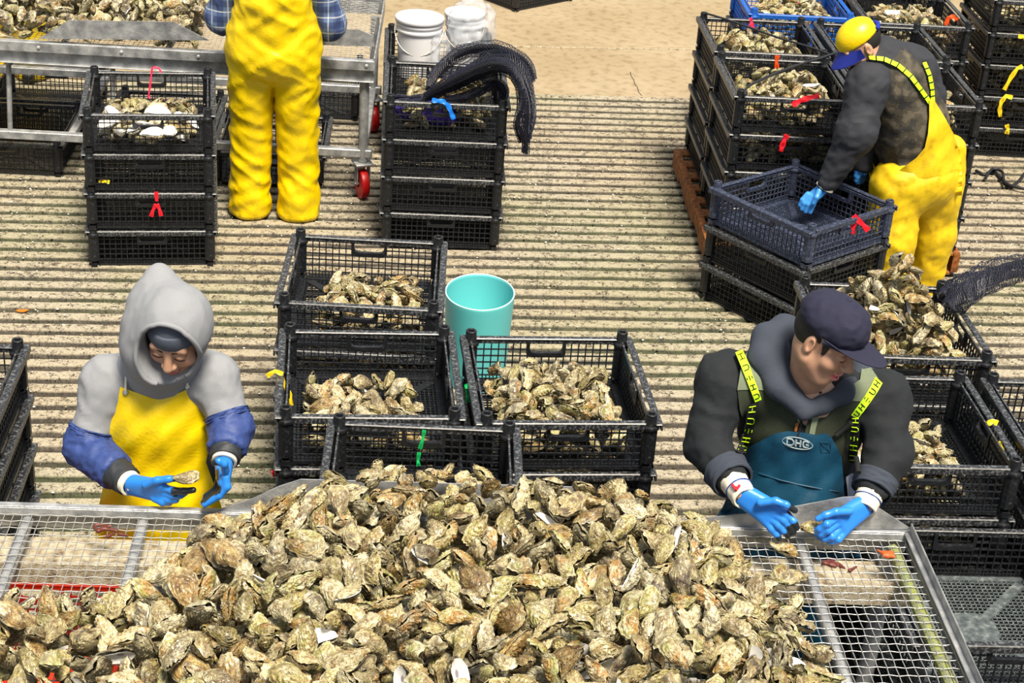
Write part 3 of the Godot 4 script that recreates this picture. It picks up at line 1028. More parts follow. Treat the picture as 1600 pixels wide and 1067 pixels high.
# lays oysters on a floor of nx by nz cells until they reach the wanted heights; heights in metres over the frame's y = 0
func lay_heap(place: String, frame: Transform3D, x0: float, z0: float, x1: float, z1: float, want: PackedFloat32Array, tries: int, seed_: int, tilt := 0.6, size := 1.0) -> void:
	var cell := 0.009
	var nx := int(ceil((x1 - x0) / cell))
	var nzn := int(ceil((z1 - z0) / cell))
	var h := PackedFloat32Array()
	h.resize(nx * nzn)
	var owner_ := PackedInt32Array()
	owner_.resize(nx * nzn)
	owner_.fill(-1)
	var r := RandomNumberGenerator.new()
	r.seed = seed_
	var base := heaped.size()
	var lower := PackedFloat32Array()
	var cells := PackedInt32Array()
	var heights := PackedFloat32Array()
	for n in tries:
		var cx := r.randf_range(x0 + 0.045, x1 - 0.045)
		var cz := r.randf_range(z0 + 0.045, z1 - 0.045)
		var ci := int((cx - x0) / cell)
		var cj := int((cz - z0) / cell)
		var w := want[cj * nx + ci]
		if w <= 0.0 or h[cj * nx + ci] > w - 0.022:
			continue
		var kind := r.randi_range(0, 11) if r.randf() < 0.955 else r.randi_range(12, 13)
		var sc := r.randf_range(0.82, 1.18) * size
		var best_y := INF
		var best_b := Basis.IDENTITY
		var pts: PackedVector3Array = oy[kind].pts
		for trial in 3:
			# lean with the slope of what lies there
			var e := 4
			var sx := (h[cj * nx + mini(ci + e, nx - 1)] - h[cj * nx + maxi(ci - e, 0)]) / (2 * e * cell)
			var sz := (h[mini(cj + e, nzn - 1) * nx + ci] - h[maxi(cj - e, 0) * nx + ci]) / (2 * e * cell)
			var up := Vector3(-clampf(sx, -0.9, 0.9), 1, -clampf(sz, -0.9, 0.9)).normalized()
			var b := Basis(Quaternion(Vector3.UP, up))
			b = b * Basis(Vector3.UP, r.randf() * TAU) * Basis(Vector3.RIGHT, r.randfn(0, tilt) + (PI if r.randf() < 0.4 else 0.0)) * Basis(Vector3.BACK, r.randfn(0, tilt * 0.6))
			b = b.scaled(Vector3.ONE * sc)
			var need := -INF
			var out := false
			for p in pts:
				var q := b * p
				var i := int((cx + q.x - x0) / cell)
				var j := int((cz + q.z - z0) / cell)
				if i < 0 or j < 0 or i >= nx or j >= nzn:
					out = true
					break
				need = maxf(need, h[j * nx + i] - q.y)
			if not out and need < best_y:
				best_y = need
				best_b = b
		if best_y == INF or best_y > w + 0.030:
			continue
		best_y -= 0.001
		var id := heaped.size()
		for p in pts:
			var q := best_b * p
			var i := int((cx + q.x - x0) / cell)
			var j := int((cz + q.z - z0) / cell)
			var top := best_y + q.y
			var at := j * nx + i
			if top > h[at]:
				h[at] = top
				owner_[at] = id
		var xf := frame * Transform3D(best_b, Vector3(cx, best_y + 0.001, cz))
		var t := r.randf()
		heaped.append({"xf": xf, "kind": kind, "tint": Color(1, 1, 1) * r.randf_range(0.72, 1.22), "area": 0.0, "place": place})
	for at in owner_.size():
		if owner_[at] >= 0:
			heaped[owner_[at]].area += 1.0
	for id in range(base, heaped.size()):
		var s := screen_scale(heaped[id].xf.origin)
		heaped[id].area *= s * s

func lay_in_crate(place: String, sp: Array, level: float, bulge: float, seed_: int, tries := 900, x_from := -0.25, x_to := 0.25, z_from := -0.27, z_to := 0.27) -> void:
	# sp: [middle, turn]; a low mound over part of the crate's floor
	var frame := turned(sp[1], sp[0] + Vector3(0, 0.012, 0))
	var cell := 0.009
	var x0 := -0.252
	var z0 := -0.272
	var nx := int(ceil(0.504 / cell))
	var nzn := int(ceil(0.544 / cell))
	var want := PackedFloat32Array()
	want.resize(nx * nzn)
	for j in nzn:
		for i in nx:
			var x := x0 + i * cell
			var z := z0 + j * cell
			var d := minf(minf(x - x_from, x_to - x), minf(z - z_from, z_to - z))
			var w := 0.0
			if d > 0.0:
				w = minf(level, 0.03 + d * 0.9) + bulge * clampf(d * 7.0, 0, 1) * (0.7 + 0.3 * sin(x * 21.0 + seed_) * cos(z * 17.0))
			want[j * nx + i] = w
	lay_heap(place, frame, x0, z0, 0.252, 0.272, want, tries, seed_, 0.6, 0.86)

func build_oysters() -> void:
	make_oyster_kinds()
	# the heap on the near table
	var cell := 0.009
	var x0 := -1.95
	var x1 := 0.95
	var z0 := 0.012
	var z1 := 1.13
	var nx := int(ceil((x1 - x0) / cell))
	var nzn := int(ceil((z1 - z0) / cell))
	var want := PackedFloat32Array()
	want.resize(nx * nzn)
	var left := [[0.0, -0.66], [0.08, -0.78], [0.15, -0.88], [0.30, -0.96], [0.44, -1.08], [0.54, -1.30], [0.58, -2.0], [1.2, -2.0]]
	var right := [[0.0, 0.50], [0.06, 0.60], [0.2, 0.66], [0.35, 0.73], [0.55, 0.775], [1.2, 0.82]]
	for j in nzn:
		var z := z0 + j * cell
		var xl := along(left, z)
		var xr := along(right, z)
		for i in nx:
			var x := x0 + i * cell
			var d := minf(x - xl, xr - x)
			var w := 0.0
			if d > 0.0:
				var cap := 0.205 - 0.105 * smoothstep(-0.5, -1.3, x)
				w = minf(0.03 + d * 0.52, cap)
				w = minf(w, 0.155 + 0.2 * z)
				w = minf(w, maxf(0.05, (z - lerpf(0.36, 0.55, smoothstep(-0.9, -1.4, x))) * 0.6)) if x < -0.98 else w
				w += 0.018 * sin(x * 9.0 + 1.0) * sin(z * 8.0 + x * 3.0)
			want[j * nx + i] = w
	lay_heap("table", near_table.transform * Transform3D(Basis.IDENTITY, Vector3(0, WIRE_Y + 0.004, 0)), x0, z0, x1, z1, want, 12000, 3)
	# single ones on the bare wire
	for q in [[1040, 832], [1218, 897], [1238, 900], [1242, 940], [1052, 852], [1228, 855]]:
		var p := at_y(q[0], q[1], WIRE_Y + 0.02)
		heaped.append({"xf": Transform3D(Basis.from_euler(Vector3(rng.randfn(0, 0.2), rng.randf() * TAU, rng.randfn(0, 0.2))), p), "kind": rng.randi_range(0, 11), "tint": Color(1, 1, 1), "area": 3000.0 * 400.0, "place": "wire"})
	lay_in_crate("c", spot.c[3], 0.07, 0.01, 11, 900, -0.17, 0.25, -0.17, 0.25)
	lay_in_crate("d", spot.d[3], 0.085, 0.02, 12, 1200, -0.25, 0.17, -0.12, 0.26)
	lay_in_crate("e", spot.e[3], 0.10, 0.03, 13, 1700, -0.25, 0.22, -0.25, 0.27)
	lay_in_crate("k", spot.k[3], 0.24, 0.17, 14, 7000)
	lay_in_crate("g", spot.g[3], 0.09, 0.03, 15, 1200, -0.25, 0.16, -0.15, 0.27)
	lay_in_crate("h", spot.h[3], 0.05, 0.0, 16, 500)
	for q in [["c", 2, 17], ["d", 2, 18], ["e", 2, 19], ["g", 2, 22], ["k", 2, 23], ["e", 1, 24], ["k", 1, 25]]:
		lay_in_crate(q[0] + "_under", spot[q[0]][q[1]], 0.06, 0.0, q[2], 600)
	for q in [["n1", 3, 0.09, 31], ["n2", 3, 0.10, 32], ["n3", 3, 0.09, 33], ["n4", 3, 0.10, 34], ["n5", 3, 0.09, 35], ["n6", 3, 0.08, 36], ["n2", 2, 0.08, 37], ["n2", 1, 0.07, 38], ["n1", 2, 0.08, 39], ["n4", 2, 0.08, 40], ["r", 4, 0.1, 41], ["r", 3, 0.08, 42], ["r", 2, 0.06, 43], ["n2", 0, 0.06, 44], ["a", 3, 0.025, 45], ["b", 3, 0.07, 46], ["n5", 2, 0.08, 47], ["r", 1, 0.06, 48]]:
		lay_in_crate(q[0] + "_far", spot[q[0]][q[1]], q[2] * 1.25, 0.02, q[3], 700)
	# the heap on the far table
	var t2: Node3D = spot.table2
	x0 = -3.2
	x1 = -0.9
	z0 = -1.1
	z1 = -0.03
	nx = int(ceil((x1 - x0) / cell))
	nzn = int(ceil((z1 - z0) / cell))
	want = PackedFloat32Array()
	want.resize(nx * nzn)
	for j in nzn:
		var z := z0 + j * cell
		for i in nx:
			var x := x0 + i * cell
			var d := minf(-0.92 - 0.25 * sin(z * 5.0) - x, 0.4)
			want[j * nx + i] = clampf(0.03 + d * 0.5, 0, 0.16) if d > 0.0 and z > -0.7 else 0.0
			want[j * nx + i] = minf(want[j * nx + i], 0.05 + 0.5 * (-z)) if want[j * nx + i] > 0.0 else 0.0
	lay_heap("table2", t2.transform * Transform3D(Basis.IDENTITY, Vector3(0, 0.785, 0)), x0, z0, x1, z1, want, 4500, 5)
	place_oysters()

func along(line: Array, z: float) -> float:
	for k in line.size() - 1:
		if z <= line[k + 1][0]:
			return lerpf(line[k][1], line[k + 1][1], clampf((z - line[k][0]) / (line[k + 1][0] - line[k][0]), 0, 1))
	return line[-1][1]

const PLACE_LABEL := {
	"table": ["in the heap on the near table", "oysters heaped on the near sorting table"],
	"wire": ["lying loose on the bare wire", "loose oysters on the bare wire"],
	"c": ["in the thinly filled crate", "oysters in the thinly filled crate"],
	"d": ["in the yellow-tagged crate", "oysters in the yellow-tagged crate"],
	"e": ["in the crate with the green tie", "oysters in the green-tied crate"],
	"k": ["in the crate beside the navy cap", "oysters in the heaped crate"],
	"g": ["in the crate with the yellow tie", "oysters in the crate with the yellow tie"],
	"h": ["in the crate with the green ribbon", "oysters in the crate with the green ribbon"],
}

func place_oysters() -> void:
	var bump := bump_tex(0.05, 9.0, 61, 512, 5)
	var fleck := noise_tex(0.035, [[0.0, Color(0.40, 0.33, 0.22)], [0.36, Color(0.84, 0.80, 0.68)], [0.5, Color(1, 1, 0.98)], [0.66, Color(0.95, 0.96, 0.80)], [1.0, Color(0.62, 0.57, 0.38)]], 62, 512, 5)
	var shell := vmat(0.34, fleck, 9.0, bump, 1.3)
	shell.clearcoat_enabled = true
	shell.clearcoat = 0.55
	shell.clearcoat_roughness = 0.22
	var pearl := vmat(0.28)
	M.shell = shell
	M.pearl = pearl
	var tints := []
	for k in 6:
		var v := lerpf(0.84, 1.09, k / 5.0)
		var m: StandardMaterial3D = shell.duplicate()
		m.albedo_color = Color(minf(v, 1.0), minf(v * [0.99, 0.97, 1.0, 0.98, 1.0, 0.99][k], 1.0), minf(v * [0.97, 0.90, 1.0, 0.93, 0.95, 1.0][k], 1.0))
		tints.append(m)
	var order := range(heaped.size())
	order.sort_custom(func(a, b): return heaped[a].area > heaped[b].area)
	var singly := 0
	var rest := []
	for k in KINDS: rest.append([])
	for id in order:
		var d: Dictionary = heaped[id]
		if singly < 300 and PLACE_LABEL.has(d.place):
			singly += 1
			var lb: Array = PLACE_LABEL[d.place]
			var o := Node3D.new()
			o.name = numbered("oyster")
			add_child(o)
			o.transform = d.xf
			var up: float = absf(d.xf.basis.y.normalized().y)
			var sz: float = d.xf.basis.get_scale().x
			var lk := ("large " if sz > 1.06 else ("small " if sz < 0.93 else "")) + str(oy[d.kind].look)
			tag(o, "%s%s %s" % [lk, " on edge" if up < 0.55 else "", lb[0]], "oyster", lb[1])
			var m: Material = tints[id % 6]
			piece("lower_shell", oy[d.kind].lower, m, o)
			piece("inner_shell" if oy[d.kind].half else "upper_shell", oy[d.kind].upper, pearl if oy[d.kind].half else m, o)
		else:
			rest[d.kind].append(d)
	# all the others: one mass
	var mass := Node3D.new()
	mass.name = "oyster_mass"
	add_child(mass)
	tag(mass, "countless further oysters deep in the heaps and in the farther crates", "oysters", "", "stuff")
	for k in KINDS:
		if rest[k].is_empty():
			continue
		for which in ["lower", "upper"]:
			var mm := MultiMesh.new()
			mm.transform_format = MultiMesh.TRANSFORM_3D
			mm.use_colors = true
			mm.mesh = oy[k][which]
			mm.instance_count = rest[k].size()
			for i in rest[k].size():
				mm.set_instance_transform(i, rest[k][i].xf)
				mm.set_instance_color(i, rest[k][i].tint)
			var mi := MultiMeshInstance3D.new()
			mi.name = which + "_shells"
			mi.multimesh = mm
			mi.material_override = pearl if oy[k].half and which == "upper" else shell
			mass.add_child(mi, true)

# ---------------------------------------------------------------- soft bodies: joined round shapes, meshed as one skin
class Blob:
	var prims := []
	var k := 0.02               # how softly shapes flow together

	# a limb from a to b, ra and rb thick; flat < 1 squashes it along the direction f
	func limb(a: Vector3, b: Vector3, ra: float, rb: float, soft := -1.0) -> void:
		prims.append({"t": 0, "a": a, "b": b, "ra": ra, "rb": rb, "k": k if soft < 0 else soft, "sub": false, "lo": a.min(b) - Vector3.ONE * maxf(ra, rb), "hi": a.max(b) + Vector3.ONE * maxf(ra, rb)})

	func chain(pts: Array, rad: Array, soft := -1.0) -> void:
		for i in pts.size() - 1:
			limb(pts[i], pts[i + 1], rad[i], rad[i + 1], soft)

	# an ellipsoid of half-axes r, its own axes in basis b
	func egg(c: Vector3, r: Vector3, b := Basis.IDENTITY, soft := -1.0, sub := false) -> void:
		var m := maxf(r.x, maxf(r.y, r.z))
		prims.append({"t": 1, "a": c, "r": r, "inv": b.inverse(), "k": k if soft < 0 else soft, "sub": sub, "lo": c - Vector3.ONE * m, "hi": c + Vector3.ONE * m})

	# everything on the n side of a plane through p is cut away, within reach of c
	func cut(p: Vector3, n: Vector3, soft := 0.004) -> void:
		prims.append({"t": 2, "a": p, "n": n.normalized(), "k": soft, "sub": true})

	static func dist(q: Dictionary, p: Vector3) -> float:
		if q.t == 0:
			var pa: Vector3 = p - q.a
			var ba: Vector3 = q.b - q.a
			var h := clampf(pa.dot(ba) / maxf(ba.length_squared(), 1e-9), 0, 1)
			return (pa - ba * h).length() - lerpf(q.ra, q.rb, h)
		elif q.t == 1:
			var l: Vector3 = q.inv * (p - q.a)
			var r: Vector3 = q.r
			var k0 := (l / r).length()
			var k1 := (l / (r * r)).length()
			return k0 * (k0 - 1.0) / maxf(k1, 1e-6)
		return -(p - q.a).dot(q.n)

	static func smin(a: float, b: float, kk: float) -> float:
		if kk <= 0.0: return minf(a, b)
		var h := maxf(kk - absf(a - b), 0.0) / kk
		return minf(a, b) - h * h * kk * 0.25

	func at(p: Vector3) -> float:
		var d := 1e3
		for q in prims:
			var e := dist(q, p)
			if q.sub:
				d = -smin(-d, e, q.k)
			else:
				d = smin(d, e, q.k)
		return d

	# first point on the skin along a ray; the nearest it comes if it misses
	func hit(o: Vector3, dir: Vector3, from_t: float, to_t: float, lift := 0.0) -> Vector3:
		var dn := dir.normalized()
		var t := from_t
		var best := 1e3
		var bt := t
		for i in 60:
			var d := at(o + dn * t) - lift
			if d < best:
				best = d
				bt = t
			if d < 0.001:
				return o + dn * t
			t += maxf(d * 0.85, 0.002)
			if t > to_t:
				break
		return o + dn * bt

	# surface nets: [points, normals, triangles]
	func skin(cell: float) -> Array:
		var lo := Vector3.ONE * 1e3
		var hi := -lo
		for q in prims:
			if not q.sub:
				lo = lo.min(q.lo)
				hi = hi.max(q.hi)
		lo -= Vector3.ONE * cell * 3.0
		hi += Vector3.ONE * cell * 3.0
		var n := Vector3i(((hi - lo) / cell).ceil()) + Vector3i.ONE
		var sx := 1
		var sy := n.x
		var sz := n.x * n.y
		var f := PackedFloat32Array()
		f.resize(sz * n.z)
		f.fill(1.0)
		for q in prims:
			var a := Vector3i.ZERO
			var b := n
			var kk: float = q.k
			if q.t != 2:
				var pad: float = kk + cell * 3.0
				a = Vector3i(((q.lo - lo - Vector3.ONE * pad) / cell).floor()).max(Vector3i.ZERO)
				b = (Vector3i(((q.hi - lo + Vector3.ONE * pad) / cell).ceil()) + Vector3i.ONE).min(n)
			var sub: bool = q.sub
			if q.t == 0:
				var pa0: Vector3 = q.a
				var ba: Vector3 = q.b - q.a
				var il := 1.0 / maxf(ba.length_squared(), 1e-9)
				var ra: float = q.ra
				var dr: float = q.rb - q.ra
				for z in range(a.z, b.z):
					for y in range(a.y, b.y):
						var at_ := z * sz + y * sy
						for x in range(a.x, b.x):
							var pa := lo + Vector3(x, y, z) * cell - pa0
							var h := clampf(pa.dot(ba) * il, 0.0, 1.0)
							var d := (pa - ba * h).length() - ra - dr * h
							var o := f[at_ + x]
							if d - o < kk:
								var g := maxf(kk - absf(o - d), 0.0)
								f[at_ + x] = minf(o, d) - g * g * 0.25 / maxf(kk, 1e-6)
			elif q.t == 1:
				var inv: Basis = q.inv
				var c0: Vector3 = q.a
				var ir: Vector3 = Vector3.ONE / q.r
				for z in range(a.z, b.z):
					for y in range(a.y, b.y):
						var at_ := z * sz + y * sy
						for x in range(a.x, b.x):
							var o := f[at_ + x]
							if sub and o > kk + cell * 4.0:
								continue
							var l := inv * (lo + Vector3(x, y, z) * cell - c0) * ir
							var k0 := l.length()
							var d := k0 * (k0 - 1.0) / maxf((l * ir).length(), 1e-6)
							if sub:
								d = -d
								var g := maxf(kk - absf(o - d), 0.0)
								f[at_ + x] = maxf(o, d) + g * g * 0.25 / maxf(kk, 1e-6)
							elif d - o < kk:
								var g := maxf(kk - absf(o - d), 0.0)
								f[at_ + x] = minf(o, d) - g * g * 0.25 / maxf(kk, 1e-6)
			else:
				for z in range(a.z, b.z):
					for y in range(a.y, b.y):
						var at_ := z * sz + y * sy
						for x in range(a.x, b.x):
							var o := f[at_ + x]
							if sub and o > kk + cell * 4.0:
								continue
							var d := dist(q, lo + Vector3(x, y, z) * cell)
							f[at_ + x] = -smin(-o, d, kk) if sub else smin(o, d, kk)
		var index := PackedInt32Array()
		index.resize(f.size())
		index.fill(-1)
		var pts := PackedVector3Array()
		var nrm := PackedVector3Array()
		var live := []
		var lim := cell * 1.8
		var corner := [0, sx, sy, sx + sy, sz, sz + sx, sz + sy, sz + sx + sy]
		var edges := [[0, 1], [2, 3], [4, 5], [6, 7], [0, 2], [1, 3], [4, 6], [5, 7], [0, 4], [1, 5], [2, 6], [3, 7]]
		for z in n.z - 1:
			for y in n.y - 1:
				var at_ := z * sz + y * sy
				for x in n.x - 1:
					var i := at_ + x
					if absf(f[i]) > lim:
						continue
					var c := PackedFloat32Array()
					var inside := 0
					for o in corner:
						var v := f[i + o]
						c.append(v)
						if v < 0.0: inside += 1
					if inside == 0 or inside == 8:
						continue
					var p := Vector3.ZERO
					var m := 0
					for e in edges:
						var u := c[e[0]]
						var w := c[e[1]]
						if (u < 0.0) != (w < 0.0):
							var t := u / (u - w)
							var p0 := Vector3(e[0] & 1, (e[0] >> 1) & 1, e[0] >> 2)
							var p1 := Vector3(e[1] & 1, (e[1] >> 1) & 1, e[1] >> 2)
							p += p0.lerp(p1, t)
							m += 1
					p /= m
					index[i] = pts.size()
					pts.append(lo + (Vector3(x, y, z) + p) * cell)
					nrm.append(Vector3(c[1] + c[3] + c[5] + c[7] - c[0] - c[2] - c[4] - c[6], c[2] + c[3] + c[6] + c[7] - c[0] - c[1] - c[4] - c[5], c[4] + c[5] + c[6] + c[7] - c[0] - c[1] - c[2] - c[3]).normalized())
					live.append(i)
		var tris := PackedInt32Array()
		for i in live:
			var inside := f[i] < 0.0
			for ax in 3:
				var da: int = [sx, sy, sz][ax]
				if (f[i + da] < 0.0) == inside:
					continue
				var db: int = [sy, sz, sx][ax]
				var dc: int = [sz, sx, sy][ax]
				if i - db - dc < 0:
					continue
				var q0 := index[i]
				var q1 := index[i - db]
				var q2 := index[i - db - dc]
				var q3 := index[i - dc]
				if q1 < 0 or q2 < 0 or q3 < 0:
					continue
				if inside:
					tris.append_array([q0, q2, q1, q0, q3, q2])
				else:
					tris.append_array([q0, q1, q2, q0, q2, q3])
		return [pts, nrm, tris]

func skin_mesh(parts: Array, colors: Array = []) -> ArrayMesh:
	# parts: [points, normals, triangles] to go into one mesh
	var v := PackedVector3Array()
	var nn := PackedVector3Array()
	var ix := PackedInt32Array()
	var cc := PackedColorArray()
	for k in parts.size():
		var b := v.size()
		v.append_array(parts[k][0])
		nn.append_array(parts[k][1])
		for i in parts[k][2]:
			ix.append(i + b)
		if colors.size():
			if colors[k] is Color:
				for i in parts[k][0].size(): cc.append(colors[k])
			else:
				cc.append_array(colors[k])
	var arr := []
	arr.resize(Mesh.ARRAY_MAX)
	arr[Mesh.ARRAY_VERTEX] = v
	arr[Mesh.ARRAY_NORMAL] = nn
	if cc.size():
		arr[Mesh.ARRAY_COLOR] = cc
	arr[Mesh.ARRAY_INDEX] = ix
	var m := ArrayMesh.new()
	m.add_surface_from_arrays(Mesh.PRIMITIVE_TRIANGLES, arr)
	return m

# folds: pushes the skin in and out along its normals; freq along each axis in waves per metre
func crease(s: Array, amount: float, freq: Vector3, seed_: int, ridged := 0.7, slant := 0.0) -> Array:
	var nz := FastNoiseLite.new()
	nz.seed = seed_
	nz.frequency = 1.0
	nz.fractal_octaves = 2
	var pts: PackedVector3Array = s[0]
	var nr: PackedVector3Array = s[1]
	for i in pts.size():
		var q := Vector3(pts[i].x + pts[i].y * slant, pts[i].y, pts[i].z) * freq
		var a := nz.get_noise_3dv(q)
		var r := 1.0 - 2.5 * absf(nz.get_noise_3dv(q * 0.8 + Vector3(31, 7, 3)))
		pts[i] += nr[i] * amount * lerpf(a * 1.6, r, ridged)
	s[0] = pts
	return smooth_normals(s)

func smooth_normals(s: Array) -> Array:
	var pts: PackedVector3Array = s[0]
	var tr: PackedInt32Array = s[2]
	var nr := PackedVector3Array()
	nr.resize(pts.size())
	for i in range(0, tr.size(), 3):
		var a := pts[tr[i]]
		var fn := (pts[tr[i + 2]] - a).cross(pts[tr[i + 1]] - a)
		nr[tr[i]] += fn
		nr[tr[i + 1]] += fn
		nr[tr[i + 2]] += fn
	for i in nr.size():
		nr[i] = nr[i].normalized()
	s[1] = nr
	return s

# a cloth laid on a blob: rows of pixels cast onto it, with a little thickness
func cast_sheet(blob: Blob, rows: Array, near_: float, far_: float, lift: float, cols: int, fine := 3, wave := 0.0) -> Array:
	# rows: [[px, py], [px, py], ...] of equal meaning (left to right), top to bottom; resampled smoothly
	var out := []
	var cam := Vector3(0, CAM_H, 0)
	var nr := (rows.size() - 1) * fine + 1
	for i in nr:
		var fi := i / float(fine)
		var i0 := mini(int(fi), rows.size() - 2)
		var t := fi - i0
		var line := PackedVector3Array()
		for j in cols:
			var u := j / float(cols - 1)
			var a := on_line(rows[i0], u)
			var b := on_line(rows[i0 + 1], u)
			var p := a.lerp(b, t)
			line.append(blob.hit(cam, ray(p.x, p.y), near_, far_, lift + wave * sin(p.x * 0.13 + p.y * 0.05) * sin(p.y * 0.08)))
		out.append(line)
	return out

func on_line(pts: Array, u: float) -> Vector2:
	var f := u * (pts.size() - 1)
	var i := mini(int(f), pts.size() - 2)
	var t := f - i
	return Vector2(pts[i][0], pts[i][1]).lerp(Vector2(pts[i + 1][0], pts[i + 1][1]), t)

func thick_sheet(rows: Array, thick: float, mb: MB = null) -> MB:
	# front faces the camera; a back face and a rim are added
	if mb == null:
		mb = MB.new()
	var cam := Vector3(0, CAM_H, 0)
	var back := []
	for row in rows:
		var l := PackedVector3Array()
		for p in row:
			l.append(p + (p - cam).normalized() * thick)
		back.append(l)
	var front := rows.duplicate()
	front.reverse()
	mb.sheet(front)
	mb.sheet(back)
	var nr := rows.size()
	var nc: int = rows[0].size()
	for i in nr - 1:
		mb.quad(rows[i][0], back[i][0], back[i + 1][0], rows[i + 1][0])
		mb.quad(rows[i + 1][nc - 1], back[i + 1][nc - 1], back[i][nc - 1], rows[i][nc - 1])
	for j in nc - 1:
		mb.quad(rows[0][j + 1], back[0][j + 1], back[0][j], rows[0][j])
		mb.quad(rows[nr - 1][j], back[nr - 1][j], back[nr - 1][j + 1], rows[nr - 1][j + 1])
	return mb

# ---------------------------------------------------------------- people
func J(px: float, py: float, z: float) -> Vector3:
	return at_z(px, py, z)

func cloth_mats() -> void:
	var weave := bump_tex(0.25, 3.0, 71, 512, 3)
	var soft := bump_tex(0.12, 4.0, 72, 512, 4)
	var heather := noise_tex(0.22, [[0.0, Color(0.40, 0.41, 0.43)], [0.5, Color(0.53, 0.54, 0.56)], [1.0, Color(0.64, 0.65, 0.67)]], 73, 512, 3)
	M.skin = vmat(0.5)
	M.skin.subsurf_scatter_enabled = true
	M.skin.subsurf_scatter_strength = 0.08
	M.yellow = mat(Color(0.90, 0.775, 0.0), 0.38, 0.0, noise_tex(0.012, [[0.0, Color(0.93, 0.92, 0.86)], [0.6, Color(1, 1, 1)], [1.0, Color(0.97, 0.96, 0.9)]], 74), 1.0, soft, 0.12)
	M.yellow_worn = mat(Color(0.88, 0.745, 0.07), 0.45, 0.0, noise_tex(0.014, [[0.0, Color(0.72, 0.68, 0.58)], [0.35, Color(0.93, 0.92, 0.88)], [0.6, Color(1, 1, 1)], [1.0, Color(0.90, 0.87, 0.76)]], 75), 1.6, soft, 0.12)
	M.grey_fleece = mat(Color(1, 1, 1), 0.9, 0.0, heather, 5.0, weave, 0.35)
	M.beanie = mat(Color(0.31, 0.34, 0.40), 0.9, 0.0, null, 6.0, weave, 0.5)
	M.sleeve_blue = mat(Color(0.20, 0.29, 0.53), 0.6, 0.0, noise_tex(0.03, [[0.0, Color(0.75, 0.75, 0.8)], [1.0, Color(1, 1, 1)]], 76), 3.0, soft, 0.3)
	M.cuff_dark = mat(Color(0.145, 0.16, 0.18), 0.6, 0.0, null, 3.0, soft, 0.3)
	M.glove = vmat(0.3, null, 6.0, soft, 0.15)
	M.cuff_white = mat(Color(0.86, 0.84, 0.77), 0.85, 0.0, null, 8.0, weave, 0.5)
	M.navy = mat(Color(0.115, 0.12, 0.215), 0.85, 0.0, noise_tex(0.02, [[0.0, Color(0.86, 0.86, 0.9)], [1.0, Color(1, 1, 1)]], 77), 4.0, weave, 0.3)
	M.black_fleece = mat(Color(0.075, 0.095, 0.115), 0.88, 0.0, null, 4.0, soft, 0.4)
	M.charcoal = mat(Color(0.20, 0.225, 0.275), 0.9, 0.0, null, 5.0, weave, 0.4)
	M.olive = mat(Color(0.215, 0.24, 0.175), 0.9, 0.0, noise_tex(0.06, [[0.0, Color(0.72, 0.74, 0.7)], [1.0, Color(1, 1, 1)]], 78), 5.0, weave, 0.5)
	M.olive_light = mat(Color(0.42, 0.46, 0.37), 0.8, 0.0, null, 5.0, weave, 0.3)
	M.bib_blue = mat(Color(0.055, 0.255, 0.355), 0.45, 0.0, noise_tex(0.012, [[0.0, Color(0.82, 0.85, 0.86)], [0.55, Color(1, 1, 1)], [0.75, Color(1, 1, 1)], [1.0, Color(0.90, 0.92, 0.95)]], 79), 3.0, soft, 0.2)
	M.strap_black = mat(Color(0.035, 0.04, 0.045), 0.8)
	M.lime = mat(Color(0.74, 0.94, 0.05), 0.6)
	M.hair = mat(Color(0.10, 0.085, 0.075), 0.65)
	M.rubber = mat(Color(0.03, 0.03, 0.033), 0.5)
	M.jacket = mat(Color(0.15, 0.16, 0.19), 0.8, 0.0, null, 4.0, soft, 0.4)
	M.metal = mat(Color(0.72, 0.70, 0.66), 0.35, 0.9)
	M.camo = mat(Color(1, 1, 1), 0.85, 0.0, noise_tex(0.011, [[0.0, Color(0.11, 0.115, 0.125)], [0.40, Color(0.14, 0.14, 0.145)], [0.43, Color(0.24, 0.22, 0.175)], [0.58, Color(0.26, 0.24, 0.19)], [0.61, Color(0.36, 0.33, 0.28)], [1.0, Color(0.39, 0.36, 0.30)]], 80, 512, 3), 1.7, soft, 0.3)

const SKIN_A := Color(0.52, 0.30, 0.20)
const SKIN_B := Color(0.40, 0.215, 0.135)

